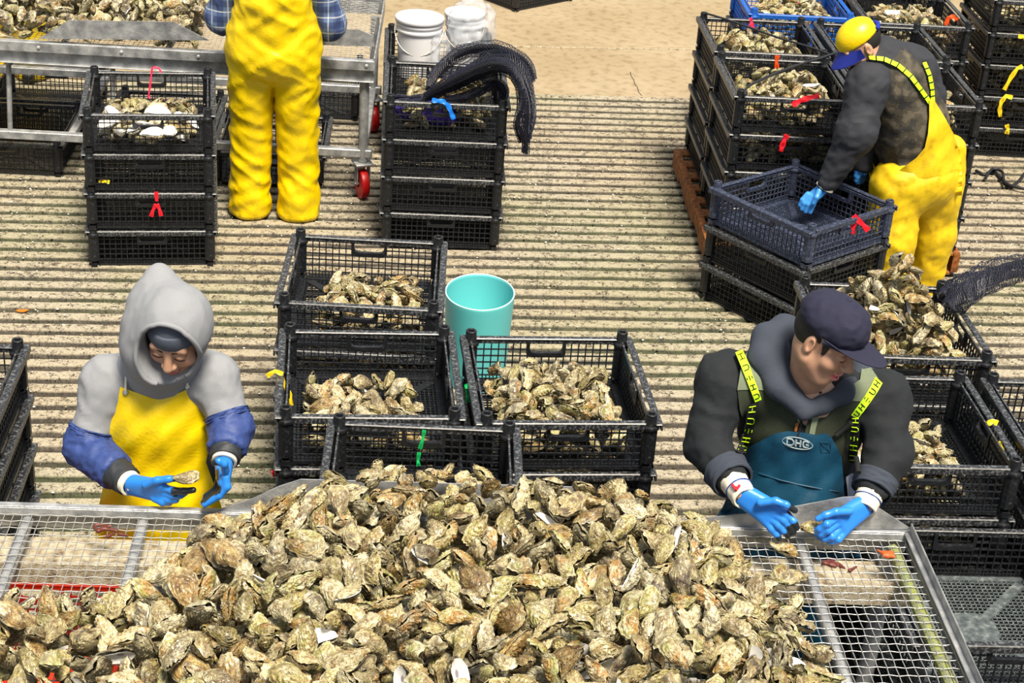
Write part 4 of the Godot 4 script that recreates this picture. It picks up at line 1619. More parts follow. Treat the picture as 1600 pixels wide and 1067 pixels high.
# the head: +z is the way the face looks, +y up, the origin between the ears
func head_blob(b: Blob, xf: Transform3D, mouth_open := 0.0) -> void:
	var r := xf.basis
	var s := r.get_scale().x
	var o := r.orthonormalized()
	b.k = 0.016 * s
	b.egg(xf * Vector3(0, 0.035, -0.012), Vector3(0.074, 0.090, 0.094) * s, o)
	b.egg(xf * Vector3(0, -0.030, 0.022), Vector3(0.062, 0.076, 0.066) * s, o, 0.03 * s)
	b.egg(xf * Vector3(0, -0.094, 0.056), Vector3(0.030, 0.020, 0.024) * s, o, 0.03 * s)
	for e in [-1, 1]:
		b.egg(xf * Vector3(e * 0.040, -0.028, 0.056), Vector3(0.026, 0.026, 0.026) * s, o, 0.02 * s)
		b.limb(xf * Vector3(e * 0.056, -0.055, 0.0), xf * Vector3(e * 0.022, -0.098, 0.050), 0.022 * s, 0.020 * s, 0.03 * s)
	b.limb(xf * Vector3(-0.042, 0.030, 0.074), xf * Vector3(0.042, 0.030, 0.074), 0.012 * s, 0.012 * s, 0.014 * s)
	for e in [-1, 1]:
		b.egg(xf * Vector3(e * 0.031, 0.008, 0.098), Vector3(0.018, 0.011, 0.014) * s, o, 0.012 * s, true)
		b.egg(xf * Vector3(e * 0.031, 0.006, 0.076), Vector3(0.0165, 0.012, 0.015) * s, o, 0.004 * s)
	b.limb(xf * Vector3(0, 0.016, 0.086), xf * Vector3(0, -0.026, 0.106), 0.0085 * s, 0.0135 * s, 0.012 * s)
	for e in [-1, 1]:
		b.egg(xf * Vector3(e * 0.0135, -0.031, 0.095), Vector3(0.0095, 0.009, 0.011) * s, o, 0.007 * s)
	b.egg(xf * Vector3(0, -0.0585, 0.088), Vector3(0.023, 0.0065, 0.010) * s, o, 0.006 * s)
	b.egg(xf * Vector3(0, -0.0735 - mouth_open, 0.086), Vector3(0.019, 0.0075, 0.010) * s, o, 0.006 * s)
	b.egg(xf * Vector3(0, -0.0655 - mouth_open * 0.5, 0.100), Vector3(0.021, 0.0022 + mouth_open * 0.5, 0.008) * s, o, 0.003 * s, true)
	for e in [-1, 1]:
		b.egg(xf * Vector3(e * 0.076, -0.004, -0.010), Vector3(0.009, 0.031, 0.019) * s, o * Basis(Vector3.UP, e * 0.35), 0.006 * s)
		b.egg(xf * Vector3(e * 0.084, -0.002, -0.004), Vector3(0.005, 0.017, 0.009) * s, o * Basis(Vector3.UP, e * 0.35), 0.005 * s, true)

func face_colors(s: Array, xf: Transform3D, lip: Color) -> PackedColorArray:
	var inv := xf.affine_inverse()
	var c := PackedColorArray()
	var nz := FastNoiseLite.new()
	nz.frequency = 25.0
	for p in s[0]:
		var l: Vector3 = inv * p
		var k := SKIN_A.lerp(SKIN_B, clampf(0.4 + nz.get_noise_3dv(l) * 0.5, 0, 1))
		var m := Vector2(l.x / 0.025, (l.y + 0.066) / 0.0135).length()
		if l.z > 0.07 and m < 1.15:
			k = k.lerp(lip, smoothstep(1.15, 0.8, m))
		if l.z > 0.03:
			var ck := Vector2((absf(l.x) - 0.042) / 0.022, (l.y + 0.025) / 0.022).length()
			k = k.lerp(Color(0.56, 0.25, 0.17), 0.3 * smoothstep(1.0, 0.3, ck))
		c.append(k)
	return c

func face_hair(parent: Node3D, xf: Transform3D) -> void:
	# brows and lashes
	var mb := MB.new()
	for e in [-1, 1]:
		var pts := []
		var rad := []
		for i in 7:
			var t := i / 6.0
			pts.append(xf * Vector3(e * lerpf(0.013, 0.052, t), 0.027 + 0.006 * sin(t * 2.4), 0.0875 - 0.020 * t * t))
			rad.append(lerpf(0.0034, 0.0016, t))
		mb.tube(pts, rad, 6)
		pts = []
		for i in 7:
			var t := i / 6.0
			pts.append(xf * Vector3(e * lerpf(0.017, 0.046, t), 0.0005 - 0.004 * sin(t * PI), 0.0895 - 0.006 * absf(t - 0.4)))
		mb.tube(pts, 0.0014, 5)
	piece("brows_and_lashes", mb.mesh(), M.hair, parent)

# a hand in a glove: palm and five fingers given as chains of points; dark where the dipped coat is
func glove(parent: Node3D, wrist: Vector3, knuckle: Vector3, wide: Vector3, fingers: Array, dark: Array, coat := Color(0.02, 0.19, 0.62), r := 0.0108) -> void:
	var b := Blob.new()
	b.k = 0.012
	# palm: from the wrist to the knuckles, flat
	var w := wide.normalized()
	for e in [-1.0, -0.35, 0.35, 1.0]:
		b.limb(wrist + w * e * 0.016, knuckle + w * e * 0.029, 0.020, 0.0155, 0.014)
	var tips := []
	for f in fingers:
		var rad := []
		for i in f.size():
			rad.append(lerpf(r * 1.15, r * 0.88, i / float(f.size() - 1)))
		b.chain(f, rad, 0.006)
		tips.append(f[-1])
	var s := b.skin(0.0042)
	var nz := FastNoiseLite.new()
	nz.frequency = 40.0
	var c := PackedColorArray()
	for p in s[0]:
		var d := 3.0
		for q in dark:
			d = minf(d, (p - q[0]).length() / q[1])
		d += 0.22 * nz.get_noise_3dv(p)
		c.append(coat.lerp(Color(0.012, 0.016, 0.022), smoothstep(1.0, 0.92, d)))
	piece("glove", skin_mesh([s], [c]), M.glove, parent)

func band(parent: Node3D, called: String, a: Vector3, b: Vector3, ra: float, rb: float, m: Material, folds := 0.0, seed_ := 1) -> void:
	# a sleeve end, cuff or boot shaft: an open-ended ring with rounded lips
	var mb := MB.new()
	var ax := (b - a).normalized()
	var u := ax.cross(Vector3.UP if absf(ax.y) < 0.9 else Vector3.RIGHT).normalized()
	var v := ax.cross(u)
	var rows := []
	var nz := FastNoiseLite.new()
	nz.seed = seed_
	nz.frequency = 1.0
	var prof := [[0.02, -0.007], [0.0, -0.003], [0.0, 0.0], [0.06, 0.001]]
	for i in range(1, 10): prof.append([0.06 + 0.088 * i, 0.0])
	prof.append_array([[0.94, 0.001], [1.0, 0.0], [1.0, -0.003], [0.98, -0.007]])
	for q in prof:
		var row := PackedVector3Array()
		for k in 28:
			var t := TAU * k / 28
			var rr: float = lerpf(ra, rb, q[0]) + q[1] + folds * nz.get_noise_3d(cos(t) * 1.2, sin(t) * 1.2, q[0] * 7.0)
			row.append(a.lerp(b, q[0]) + (u * cos(t) + v * sin(t)) * rr)
		rows.append(row)
	mb.sheet(rows, true)
	piece(called, mb.mesh(), m, parent)

func person(label: String, at: Vector3) -> Node3D:
	return thing("person", label, "person", at)

func local_piece(called: String, m: Mesh, mt: Material, who: Node3D) -> MeshInstance3D:
	return piece(called, m, mt, who)

# boots and trouser legs down to the floor, in world space
func boots(who: Node3D, feet: Array, face: Vector3) -> void:
	for f in feet:
		var b := Blob.new()
		b.k = 0.03
		b.limb(f + Vector3(0, 0.27, 0), f + Vector3(0, 0.06, 0), 0.052, 0.046)
		b.limb(f + Vector3(0, 0.046, 0) - face * 0.025, f + Vector3(0, 0.040, 0) + face * 0.14, 0.046, 0.040)
		b.cut(f, Vector3(0, -1, 0))
		piece("boot", skin_mesh([b.skin(0.014)]), M.rubber, who)

func build_people() -> void:

	hooded_worker()
	capped_worker()
	bending_worker()
	standing_worker()

# ------------------------------------------------ the worker in the grey hood
func hooded_worker() -> void:
	var who := person("person in a grey hood and yellow apron sorting an oyster in blue gloves", Vector3(-1.03, 0, -4.5))
	var W := Node3D.new()       # everything below is given in world space
	var inv := who.transform.affine_inverse()
	var hb := Basis(Vector3.UP, deg_to_rad(-8)) * Basis(Vector3.RIGHT, deg_to_rad(30)) * Basis(Vector3.BACK, deg_to_rad(-4))
	hb = hb.scaled(Vector3.ONE * 1.04)
	var eye := J(263, 556, -4.275)
	var hx := Transform3D(hb, eye - hb * Vector3(0, 0.008, 0.086))
	var neck := J(255, 608, -4.47)
	var sl := J(166, 594, -4.45)
	var sr := J(335, 590, -4.45)
	var el := J(134, 698, -4.37)
	var er := J(361, 668, -4.37)
	var wl := J(206, 757, -4.205)
	var wr := J(350, 722, -4.245)
	var hip := Vector3(-1.04, 0.80, -4.50)
	var fl := Vector3(-1.16, 0, -4.52)
	var fr := Vector3(-0.93, 0, -4.52)
	# body
	var head := Blob.new()
	head_blob(head, hx)
	head.limb(hx * Vector3(0, -0.06, -0.015), neck + Vector3(0, -0.02, 0), 0.052, 0.056, 0.03)
	var hs := head.skin(0.0042)
	var bod := Blob.new()
	bod.k = 0.05
	bod.limb(neck, hip, 0.07, 0.11)
	for q in [[sl, el, wl], [sr, er, wr]]:
		bod.limb(neck, q[0], 0.045, 0.045)
		bod.chain(q, [0.045, 0.037, 0.028], 0.02)
	for f in [fl, fr]:
		bod.chain([hip, f.lerp(hip, 0.5) + Vector3(0, 0.05, 0.02), f + Vector3(0, 0.08, 0)], [0.08, 0.06, 0.04], 0.03)
	var bs := bod.skin(0.024)
	add_skin(who, "body", [hs, bs], [face_colors(hs, hx, Color(0.42, 0.13, 0.11)), SKIN_A], M.skin)
	face_hair_in(who, hx)
	# trousers and boots
	var tr := Blob.new()
	tr.k = 0.05
	tr.egg(hip, Vector3(0.17, 0.13, 0.12))
	for f in [fl, fr]:
		tr.chain([hip + (f - hip) * 0.12, f.lerp(hip, 0.52), f + Vector3(0, 0.22, 0)], [0.095, 0.08, 0.075])
	add_skin(who, "trousers", [crease(tr.skin(0.016), 0.006, Vector3(9, 5, 9), 3)], [], M.cuff_dark)
	boots_in(who, [fl, fr], Vector3(0, 0, 1))
	# sweatshirt
	var top := Blob.new()
	top.k = 0.06
	top.egg(J(252, 655, -4.49), Vector3(0.165, 0.17, 0.112))
	top.egg(J(250, 760, -4.48), Vector3(0.160, 0.19, 0.118))
	top.limb(J(205, 590, -4.49), J(305, 586, -4.49), 0.075, 0.075)
	top.limb(neck + Vector3(0, 0.0, -0.01), J(252, 640, -4.47), 0.088, 0.10)
	for q in [[sl, el, wl], [sr, er, wr]]:
		top.limb(q[0] + (neck - q[0]) * 0.3, q[0], 0.068, 0.066, 0.04)
		top.limb(q[0], q[1], 0.066, 0.052, 0.04)
		top.limb(q[1], q[1].lerp(q[2], 0.4), 0.052, 0.046, 0.02)
	var ts := crease(crease(top.skin(0.010), 0.007, Vector3(8, 6, 8), 5, 0.8, 0.6), 0.003, Vector3(22, 14, 22), 6)
	add_skin(who, "sweatshirt", [ts], [], M.grey_fleece)
	# hood: outer skin, hollow, opened over the face
	var hood := Blob.new()
	hood.k = 0.05
	hood.limb(J(252, 536, -4.37), J(252, 500, -4.41), 0.112, 0.101)
	hood.limb(J(252, 500, -4.41), J(251, 462, -4.45), 0.101, 0.070)
	hood.limb(J(251, 462, -4.45), J(249, 428, -4.475), 0.070, 0.028)
	hood.limb(J(252, 545, -4.40), J(253, 585, -4.45), 0.108, 0.095)
	hood.limb(J(205, 578, -4.46), J(300, 575, -4.46), 0.055, 0.055)
	hood.egg(hx * Vector3(0, 0.036, 0.0), Vector3(0.104, 0.114, 0.122), hb.orthonormalized())
	var outer := Blob.new()
	outer.prims = hood.prims.duplicate()
	hood.egg(hx * Vector3(0, 0.010, -0.002), Vector3(0.088, 0.120, 0.110), hb.orthonormalized(), 0.008, true)
	var oc := Vector3(0.002, 0.022, 0.112)
	var orr := Vector3(0.089, 0.118, 0.124)
	hood.egg(hx * oc, orr * 0.98, hb.orthonormalized(), 0.008, true)
	var hsk := crease(hood.skin(0.0075), 0.0035, Vector3(12, 9, 12), 8, 0.4)
	add_skin(who, "hood", [hsk], [], M.grey_fleece)
	# the hem round the opening
	var hem := MB.new()
	var pts := []
	for i in 41:
		# where the opening meets the outer skin of the hood
		var a := lerpf(-0.86 * PI, 0.86 * PI, i / 40.0)
		for k in 60:
			var ph := lerpf(0.35, 2.6, k / 59.0)
			var q := hx * (oc + Vector3(sin(a) * sin(ph) * orr.x, cos(a) * sin(ph) * orr.y, cos(ph) * orr.z))
			if outer.at(q) < 0.002:
				pts.append(inv * q)
				break
	hem.tube(pts, 0.0075, 8)
	piece("hood_hem", hem.mesh(), M.grey_fleece, who)
	# beanie
	var be := Blob.new()
	be.k = 0.01
	be.egg(hx * Vector3(0, 0.050, -0.010), Vector3(0.081, 0.088, 0.100), hb.orthonormalized())
	be.cut(hx * Vector3(0, 0.040, 0.06), hb * Vector3(0, -1, 0.10))
	var b2 := Blob.new()
	b2.k = 0.008
	b2.egg(hx * Vector3(0, 0.048, -0.010), Vector3(0.085, 0.094, 0.105), hb.orthonormalized())
	b2.cut(hx * Vector3(0, 0.032, 0.06), hb * Vector3(0, -1, 0.10))
	b2.cut(hx * Vector3(0, 0.084, 0.06), hb * Vector3(0, 1, -0.10))
	add_skin(who, "beanie", [be.skin(0.006), b2.skin(0.005)], [], M.beanie)
	# apron, its neck cords and buttons
	var rows := [[[186, 603], [205, 610], [238, 622], [262, 621], [290, 609], [306, 592]], [[178, 632], [205, 634], [238, 634], [262, 633], [290, 630], [314, 622]], [[169, 668], [200, 668], [238, 668], [262, 667], [295, 665], [325, 655]], [[168, 700], [200, 702], [238, 702], [262, 701], [298, 700], [328, 690]], [[171, 730], [200, 735], [238, 735], [262, 735], [300, 732], [322, 722]], [[160, 765], [195, 768], [238, 768], [262, 768], [305, 766], [335, 758]], [[152, 800], [195, 804], [238, 804], [262, 804], [310, 804], [349, 800]], [[148, 845], [195, 850], [238, 850], [262, 850], [310, 850], [352, 845]], [[146, 900], [195, 905], [238, 905], [262, 905], [310, 905], [354, 900]]]
	var chest := Blob.new()
	chest.k = 0.06
	chest.egg(J(252, 655, -4.49), Vector3(0.185, 0.17, 0.122))
	chest.egg(J(250, 760, -4.48), Vector3(0.20, 0.19, 0.128))
	chest.limb(J(252, 800, -4.48), Vector3(-1.04, 0.45, -4.48), 0.135, 0.14)
	chest.limb(J(205, 590, -4.49), J(305, 586, -4.49), 0.075, 0.075)
	chest.limb(neck + Vector3(0, 0.0, -0.01), J(252, 640, -4.47), 0.088, 0.10)
	var sheet := cast_sheet(chest, rows, 3.5, 6.5, 0.022, 26, 4, 0.005)
	var am := thick_sheet(sheet, 0.004)
	add_mb(who, "apron", am, M.yellow)
	var cords := MB.new()
	for q in [[[196, 613], [197, 590], [200, 565]], [[293, 604], [291, 588], [287, 575]]]:
		var cp := []
		for p in q: cp.append(top.hit(Vector3(0, CAM_H, 0), ray(p[0], p[1]), 3.5, 6.0, 0.012))
		cords.tube(cp, 0.004, 6)
	add_mb(who, "apron_cord", cords, M.cuff_white)
	for q in [[196, 613], [293, 604]]:
		var p := chest.hit(Vector3(0, CAM_H, 0), ray(q[0], q[1]), 3.5, 6.0, 0.027)
		var bm := MB.new()
		bm.lathe([Vector2(0.0085, -0.003), Vector2(0.0085, 0.002), Vector2(0.006, 0.004), Vector2(0.003, 0.003), Vector2(0.0, 0.003)], 14)
		piece("button", bm.mesh(), M.metal, who, inv * Transform3D(Basis(Vector3.RIGHT, 1.2), p))
	# zip of the sweatshirt
	var zp := []
	for q in [[252, 596], [250, 606], [248, 618]]:
		zp.append(inv * top.hit(Vector3(0, CAM_H, 0), ray(q[0], q[1]), 3.5, 6.0, 0.004))
	var zm := MB.new()
	zm.tube(zp, 0.0035, 6)
	piece("zip", zm.mesh(), M.cuff_dark, who)
	# sleeve covers, rubber cuffs, gloves
	for q in [[sl, el, wl, 4], [sr, er, wr, 9]]:
		var cv := Blob.new()
		cv.k = 0.02
		var a: Vector3 = q[0].lerp(q[1], 0.72)
		cv.limb(a, q[1], 0.064, 0.063)
		cv.limb(q[1], q[1].lerp(q[2], 0.62), 0.063, 0.056)
		cv.cut(a, q[0] - q[1])
		cv.cut(q[1].lerp(q[2], 0.68), q[2] - q[1])
		add_skin(who, "sleeve_cover", [crease(cv.skin(0.008), 0.007, Vector3(16, 22, 16), q[3])], [], M.sleeve_blue)
		band_in(who, "elastic", a + (q[0] - q[1]).normalized() * 0.004, a - (q[0] - q[1]).normalized() * 0.016, 0.066, 0.067, M.sleeve_blue, 0.012, 3)
		band_in(who, "rubber_cuff", q[1].lerp(q[2], 0.58), q[1].lerp(q[2], 0.92), 0.051, 0.043, M.cuff_dark, 0.006, 5)
		band_in(who, "glove_cuff", q[1].lerp(q[2], 0.90), q[1].lerp(q[2], 1.0), 0.037, 0.036, M.cuff_white)
	var z := -4.165
	glove_in(who, wl, J(250, 766, z), J(250, 752, z) - J(247, 780, z - 0.02), [
		[J(228, 757, z + 0.01), J(245, 750, z + 0.02), J(262, 748, z + 0.02), J(276, 747, z + 0.02)],
		[J(252, 760, z), J(270, 766, z + 0.015), J(287, 767, z + 0.02), J(302, 765, z + 0.02)],
		[J(252, 768, z), J(268, 773, z + 0.01), J(282, 773, z + 0.0), J(290, 769, z - 0.015)],
		[J(248, 774, z), J(263, 780, z + 0.01), J(274, 780, z), J(277, 775, z - 0.02)],
		[J(242, 778, z), J(254, 784, z + 0.01), J(264, 784, z), J(266, 779, z - 0.02)]],
		[[J(296, 766, z + 0.02), 0.030], [J(276, 768, z + 0.02), 0.018], [J(276, 747, z + 0.02), 0.014]])
	z = -4.165
	glove_in(who, wr, J(349, 746, z), Vector3(0.2, 0.0, 1.0), [
		[J(352, 735, z + 0.03), J(350, 724, z + 0.045), J(342, 720, z + 0.05), J(335, 722, z + 0.05)],
		[J(353, 746, z + 0.03), J(355, 760, z + 0.04), J(343, 774, z + 0.045), J(320, 788, z + 0.045)],
		[J(350, 748, z + 0.01), J(350, 763, z + 0.015), J(338, 776, z + 0.02), J(318, 785, z + 0.02)],
		[J(347, 748, z - 0.01), J(346, 764, z - 0.005), J(334, 775, z), J(320, 781, z)],
		[J(343, 747, z - 0.025), J(340, 760, z - 0.02), J(331, 769, z - 0.015), J(322, 774, z - 0.01)]],
		[[J(338, 752, z), 0.036], [J(330, 772, z + 0.01), 0.040], [J(337, 722, z + 0.05), 0.014], [J(345, 765, z + 0.03), 0.024]])
	held_oyster("pale brown oyster held in the hooded worker's glove", J(291, 746, -4.135), Basis(Vector3.UP, 0.2) * Basis(Vector3.BACK, 0.12) * Basis(Vector3.RIGHT, 0.5), 3, 0.78)
	W.free()

func held_oyster(label: String, at: Vector3, b: Basis, kind: int, size: float) -> void:
	var o := Node3D.new()
	o.name = numbered("oyster")
	add_child(o)
	o.transform = Transform3D(b.scaled(Vector3.ONE * size), at)
	tag(o, label, "oyster", "oysters held in gloves")
	piece("lower_shell", oy[kind].lower, M.shell, o)
	piece("upper_shell", oy[kind].upper, M.shell, o)

# world-space makers for the parts of a person
func add_skin(who: Node3D, called: String, parts: Array, colors: Array, m: Material) -> void:
	piece(called, skin_mesh(parts, colors), m, who, who.transform.affine_inverse())
func add_mb(who: Node3D, called: String, mb: MB, m: Material) -> MeshInstance3D:
	return piece(called, mb.mesh(), m, who, who.transform.affine_inverse())
func moved(who: Node3D, n: int) -> void:
	var inv := who.transform.affine_inverse()
	for i in range(n, who.get_child_count()):
		var c: Node3D = who.get_child(i)
		c.transform = inv * c.transform
func face_hair_in(who: Node3D, xf: Transform3D) -> void:
	var n := who.get_child_count()
	face_hair(who, xf)
	moved(who, n)
func boots_in(who: Node3D, feet: Array, face: Vector3) -> void:
	var n := who.get_child_count()
	boots(who, feet, face)
	moved(who, n)
func band_in(who: Node3D, called: String, a: Vector3, b: Vector3, ra: float, rb: float, m: Material, folds := 0.0, seed_ := 1) -> void:
	var n := who.get_child_count()
	band(who, called, a, b, ra, rb, m, folds, seed_)
	moved(who, n)
func glove_in(who: Node3D, wrist: Vector3, knuckle: Vector3, wide: Vector3, fingers: Array, dark: Array, coat := Color(0.02, 0.19, 0.62), r := 0.0108) -> void:
	var n := who.get_child_count()
	glove(who, wrist, knuckle, wide, fingers, dark, coat, r)
	moved(who, n)

# ------------------------------------------------ the worker in the navy cap
func capped_worker() -> void:
	var who := person("person in a navy cap, olive vest and blue bib at the bare wire", Vector3(0.93, 0, -4.66))
	var inv := who.transform.affine_inverse()
	var cam := Vector3(0, CAM_H, 0)
	var hb := Basis(Vector3.UP, deg_to_rad(50)) * Basis(Vector3.RIGHT, deg_to_rad(20)) * Basis(Vector3.BACK, deg_to_rad(-6))
	hb = hb.scaled(Vector3.ONE * 1.02)
	var tip := J(1331, 582, -4.44)
	var hx := Transform3D(hb, tip - hb * Vector3(0, -0.028, 0.119))
	var ho := hb.orthonormalized()
	var neck := J(1262, 622, -4.60)
	var sl := J(1132, 590, -4.60)
	var sr := J(1380, 622, -4.58)
	var el := J(1106, 694, -4.50)
	var er := J(1388, 706, -4.48)
	var wl := J(1160, 772, -4.28)
	var wr := J(1352, 788, -4.33)
	var hip := Vector3(0.93, 0.86, -4.66)
	var fl := Vector3(0.80, 0, -4.68)
	var fr := Vector3(1.05, 0, -4.68)
	var head := Blob.new()
	head_blob(head, hx, 0.003)
	head.limb(hx * Vector3(0, -0.05, -0.025), neck + Vector3(0, -0.03, 0), 0.056, 0.062, 0.035)
	var hs := head.skin(0.0042)
	var bod := Blob.new()
	bod.k = 0.05
	bod.limb(neck, hip, 0.11, 0.13)
	for q in [[sl, el, wl], [sr, er, wr]]:
		bod.limb(neck, q[0], 0.055, 0.05)
		bod.chain([q[0], q[1], q[2]], [0.05, 0.042, 0.031], 0.02)
	for f in [fl, fr]:
		bod.chain([hip, f.lerp(hip, 0.5) + Vector3(0, 0.05, 0.02), f + Vector3(0, 0.08, 0)], [0.085, 0.06, 0.045], 0.03)
	var bs := bod.skin(0.024)
	add_skin(who, "body", [hs, bs], [face_colors(hs, hx, Color(0.62, 0.16, 0.17)), SKIN_A], M.skin)
	face_hair_in(who, hx)
	# short dark hair round the ears and nape
	var hr := Blob.new()
	hr.k = 0.012
	hr.egg(hx * Vector3(0, 0.026, -0.022), Vector3(0.079, 0.088, 0.092), ho)
	hr.cut(hx * Vector3(0, 0.02, 0.040), hb * Vector3(0, -0.25, 1))
	hr.cut(hx * Vector3(0, -0.030, -0.03), hb * Vector3(0, -1, 0.55))
	for e in [-1, 1]:
		hr.egg(hx * Vector3(e * 0.082, -0.012, 0.004), Vector3(0.02, 0.026, 0.022), ho, 0.006, true)
		hr.limb(hx * Vector3(e * 0.069, 0.03, 0.036), hx * Vector3(e * 0.066, -0.006, 0.036), 0.010, 0.006)
	add_skin(who, "hair", [hr.skin(0.006)], [], M.hair)
	# cap: crown with a dented front, button, brim
	var cp := Blob.new()
	cp.k = 0.03
	cp.egg(hx * Vector3(0, 0.062, -0.014), Vector3(0.090, 0.082, 0.108), ho)
	cp.egg(hx * Vector3(0, 0.072, 0.030), Vector3(0.070, 0.070, 0.072), ho)
	cp.cut(hx * Vector3(0, 0.036, 0.05), hb * Vector3(0, -1, -0.06), 0.006)
	var cs := crease(cp.skin(0.006), 0.0045, Vector3(16, 16, 16), 21, 0.5)
	add_skin(who, "cap", [cs], [], M.navy)
	var brim := MB.new()
	for sd in [1, -1]:
		var rows := []
		for i in 9:
			var v := i / 8.0
			var row := PackedVector3Array()
			for j in 21:
				var u := j / 10.0 - 1.0
				var x := 0.086 * u * (1.0 - 0.06 * v)
				var zi := 0.100 * sqrt(maxf(1.0 - pow(absf(0.93 * u), 2.2), 0.0)) - 0.016
				var zo := zi + 0.104 * pow(maxf(1.0 - u * u, 0.0), 0.45)
				row.append(inv * (hx * Vector3(x, 0.043 - 0.014 * u * u + 0.012 * v + sd * 0.0022, lerpf(zi, zo, v))))
			rows.append(row)
		if sd < 0: rows.reverse()
		brim.sheet(rows)
	# seam between the two faces of the brim
	var edge := []
	for j in 21:
		var u := j / 10.0 - 1.0
		var zi := 0.100 * sqrt(maxf(1.0 - pow(absf(0.93 * u), 2.2), 0.0)) - 0.016
		edge.append(inv * (hx * Vector3(0.086 * u * 0.94, 0.055 - 0.014 * u * u, zi + 0.104 * pow(maxf(1.0 - u * u, 0.0), 0.45))))
	brim.tube(edge, 0.0026, 6)
	piece("cap_brim", brim.mesh(), M.navy, who)
	var bt := MB.new()
	bt.lathe([Vector2(0.008, -0.002), Vector2(0.008, 0.002), Vector2(0.004, 0.005), Vector2(0.0, 0.0055)], 12)
	piece("cap_button", bt.mesh(), M.navy, who, inv * Transform3D(ho, hx * Vector3(0, 0.145, -0.004)))
	# jacket
	var jk := Blob.new()
	jk.k = 0.06
	jk.egg(J(1255, 655, -4.64), Vector3(0.205, 0.175, 0.125))
	jk.egg(J(1250, 765, -4.63), Vector3(0.180, 0.19, 0.125))
	jk.limb(J(1190, 590, -4.64), J(1325, 605, -4.64), 0.085, 0.085)
	jk.limb(neck, J(1258, 660, -4.60), 0.085, 0.11)
	for q in [[sl, el, wl], [sr, er, wr]]:
		jk.limb(q[0] + (neck - q[0]) * 0.35, q[0], 0.080, 0.076, 0.04)
		jk.limb(q[0], q[1], 0.076, 0.066, 0.04)
		jk.limb(q[1], q[1].lerp(q[2], 0.62), 0.066, 0.053, 0.03)
	var js := crease(crease(jk.skin(0.010), 0.009, Vector3(6, 9, 6), 15, 0.8, 0.5), 0.003, Vector3(20, 16, 20), 16)
	add_skin(who, "jacket", [js], [], M.black_fleece)
	# rolled cuffs, shirt skin gap, white knit cuffs with a blue line
	for q in [[el, wl, 3], [er, wr, 4]]:
		band_in(who, "rolled_cuff", q[0].lerp(q[1], 0.50), q[0].lerp(q[1], 0.74), 0.069, 0.063, M.charcoal, 0.006, q[2])
		band_in(who, "knit_cuff", q[0].lerp(q[1], 0.72), q[0].lerp(q[1], 1.08), 0.043, 0.037, M.cuff_white, 0.003, q[2])
		band_in(who, "cuff_line", q[0].lerp(q[1], 0.895), q[0].lerp(q[1], 0.91), 0.0418, 0.0415, mat(Color(0.10, 0.25, 0.55), 0.7))
	var red := MB.new()
	for q in [[[1144, 756], [1150, 765], [1149, 760]], [[1150, 765], [1156, 757]]]:
		var pp := []
		var arm := Blob.new()
		arm.limb(el, wl, 0.045, 0.040)
		for p in q: pp.append(inv * arm.hit(cam, ray(p[0], p[1]), 3.5, 6.0, 0.004))
		red.tube(pp, 0.0045, 6)
	piece("red_mark", red.mesh(), mat(Color(0.85, 0.12, 0.22), 0.8), who)
	# thick hood lying round the neck
	var hd := Blob.new()
	hd.k = 0.03
	var loop := [J(1256, 646, -4.475), J(1214, 604, -4.52), J(1190, 560, -4.58), J(1196, 528, -4.64), J(1225, 512, -4.70), J(1280, 520, -4.74), J(1330, 545, -4.70), J(1348, 580, -4.62), J(1322, 614, -4.54), J(1285, 632, -4.49), J(1256, 646, -4.475)]
	hd.chain(loop, [0.014, 0.030, 0.036, 0.038, 0.036, 0.036, 0.034, 0.032, 0.028, 0.022, 0.014])
	hd.egg(J(1236, 556, -4.71), Vector3(0.085, 0.085, 0.05))
	hd.egg(J(1300, 580, -4.73), Vector3(0.075, 0.075, 0.05))
	hd.chain([J(1216, 545, -4.62), J(1222, 590, -4.56), J(1250, 628, -4.50)], [0.035, 0.03, 0.02])
	add_skin(who, "hood", [crease(hd.skin(0.008), 0.005, Vector3(6, 5, 6), 31, 0.6, 0.8)], [], M.charcoal)
	# tee shirt at the throat
	var tee := cast_sheet(jk, [[[1240, 600], [1262, 602], [1285, 612]], [[1246, 620], [1262, 622], [1275, 624]], [[1254, 642], [1257, 644], [1260, 642]]], 3.5, 6.0, 0.012, 8, 3)
	add_mb(who, "tee_shirt", thick_sheet(tee, 0.004), M.navy)
	# vest fronts: olive below, lighter yoke above
	for side in [[[[1152, 606], [1180, 606], [1214, 610]], [[1156, 640], [1190, 640], [1238, 640]], [[1165, 672], [1200, 672], [1250, 665]], [[1172, 700], [1205, 700], [1252, 700]], [[1178, 735], [1205, 740], [1252, 740]]],
			[[[1290, 628], [1310, 622], [1345, 624]], [[1264, 650], [1300, 650], [1340, 645]], [[1258, 672], [1295, 675], [1330, 668]], [[1256, 700], [1290, 700], [1322, 695]], [[1254, 740], [1285, 740], [1318, 735]]]]:
		add_mb(who, "vest_front", thick_sheet(cast_sheet(jk, side, 3.5, 6.0, 0.010, 16, 5), 0.004), M.olive)
	for side in [[[[1160, 562], [1172, 540], [1186, 535]], [[1156, 585], [1178, 570], [1196, 575]], [[1152, 609], [1180, 608], [1216, 612]]],
			[[[1348, 566], [1360, 572], [1372, 590]], [[1344, 592], [1352, 600], [1364, 612]], [[1292, 630], [1312, 624], [1346, 627]]]]:
		add_mb(who, "vest_yoke", thick_sheet(cast_sheet(jk, side, 3.5, 6.0, 0.013, 14, 6), 0.004), M.olive_light)
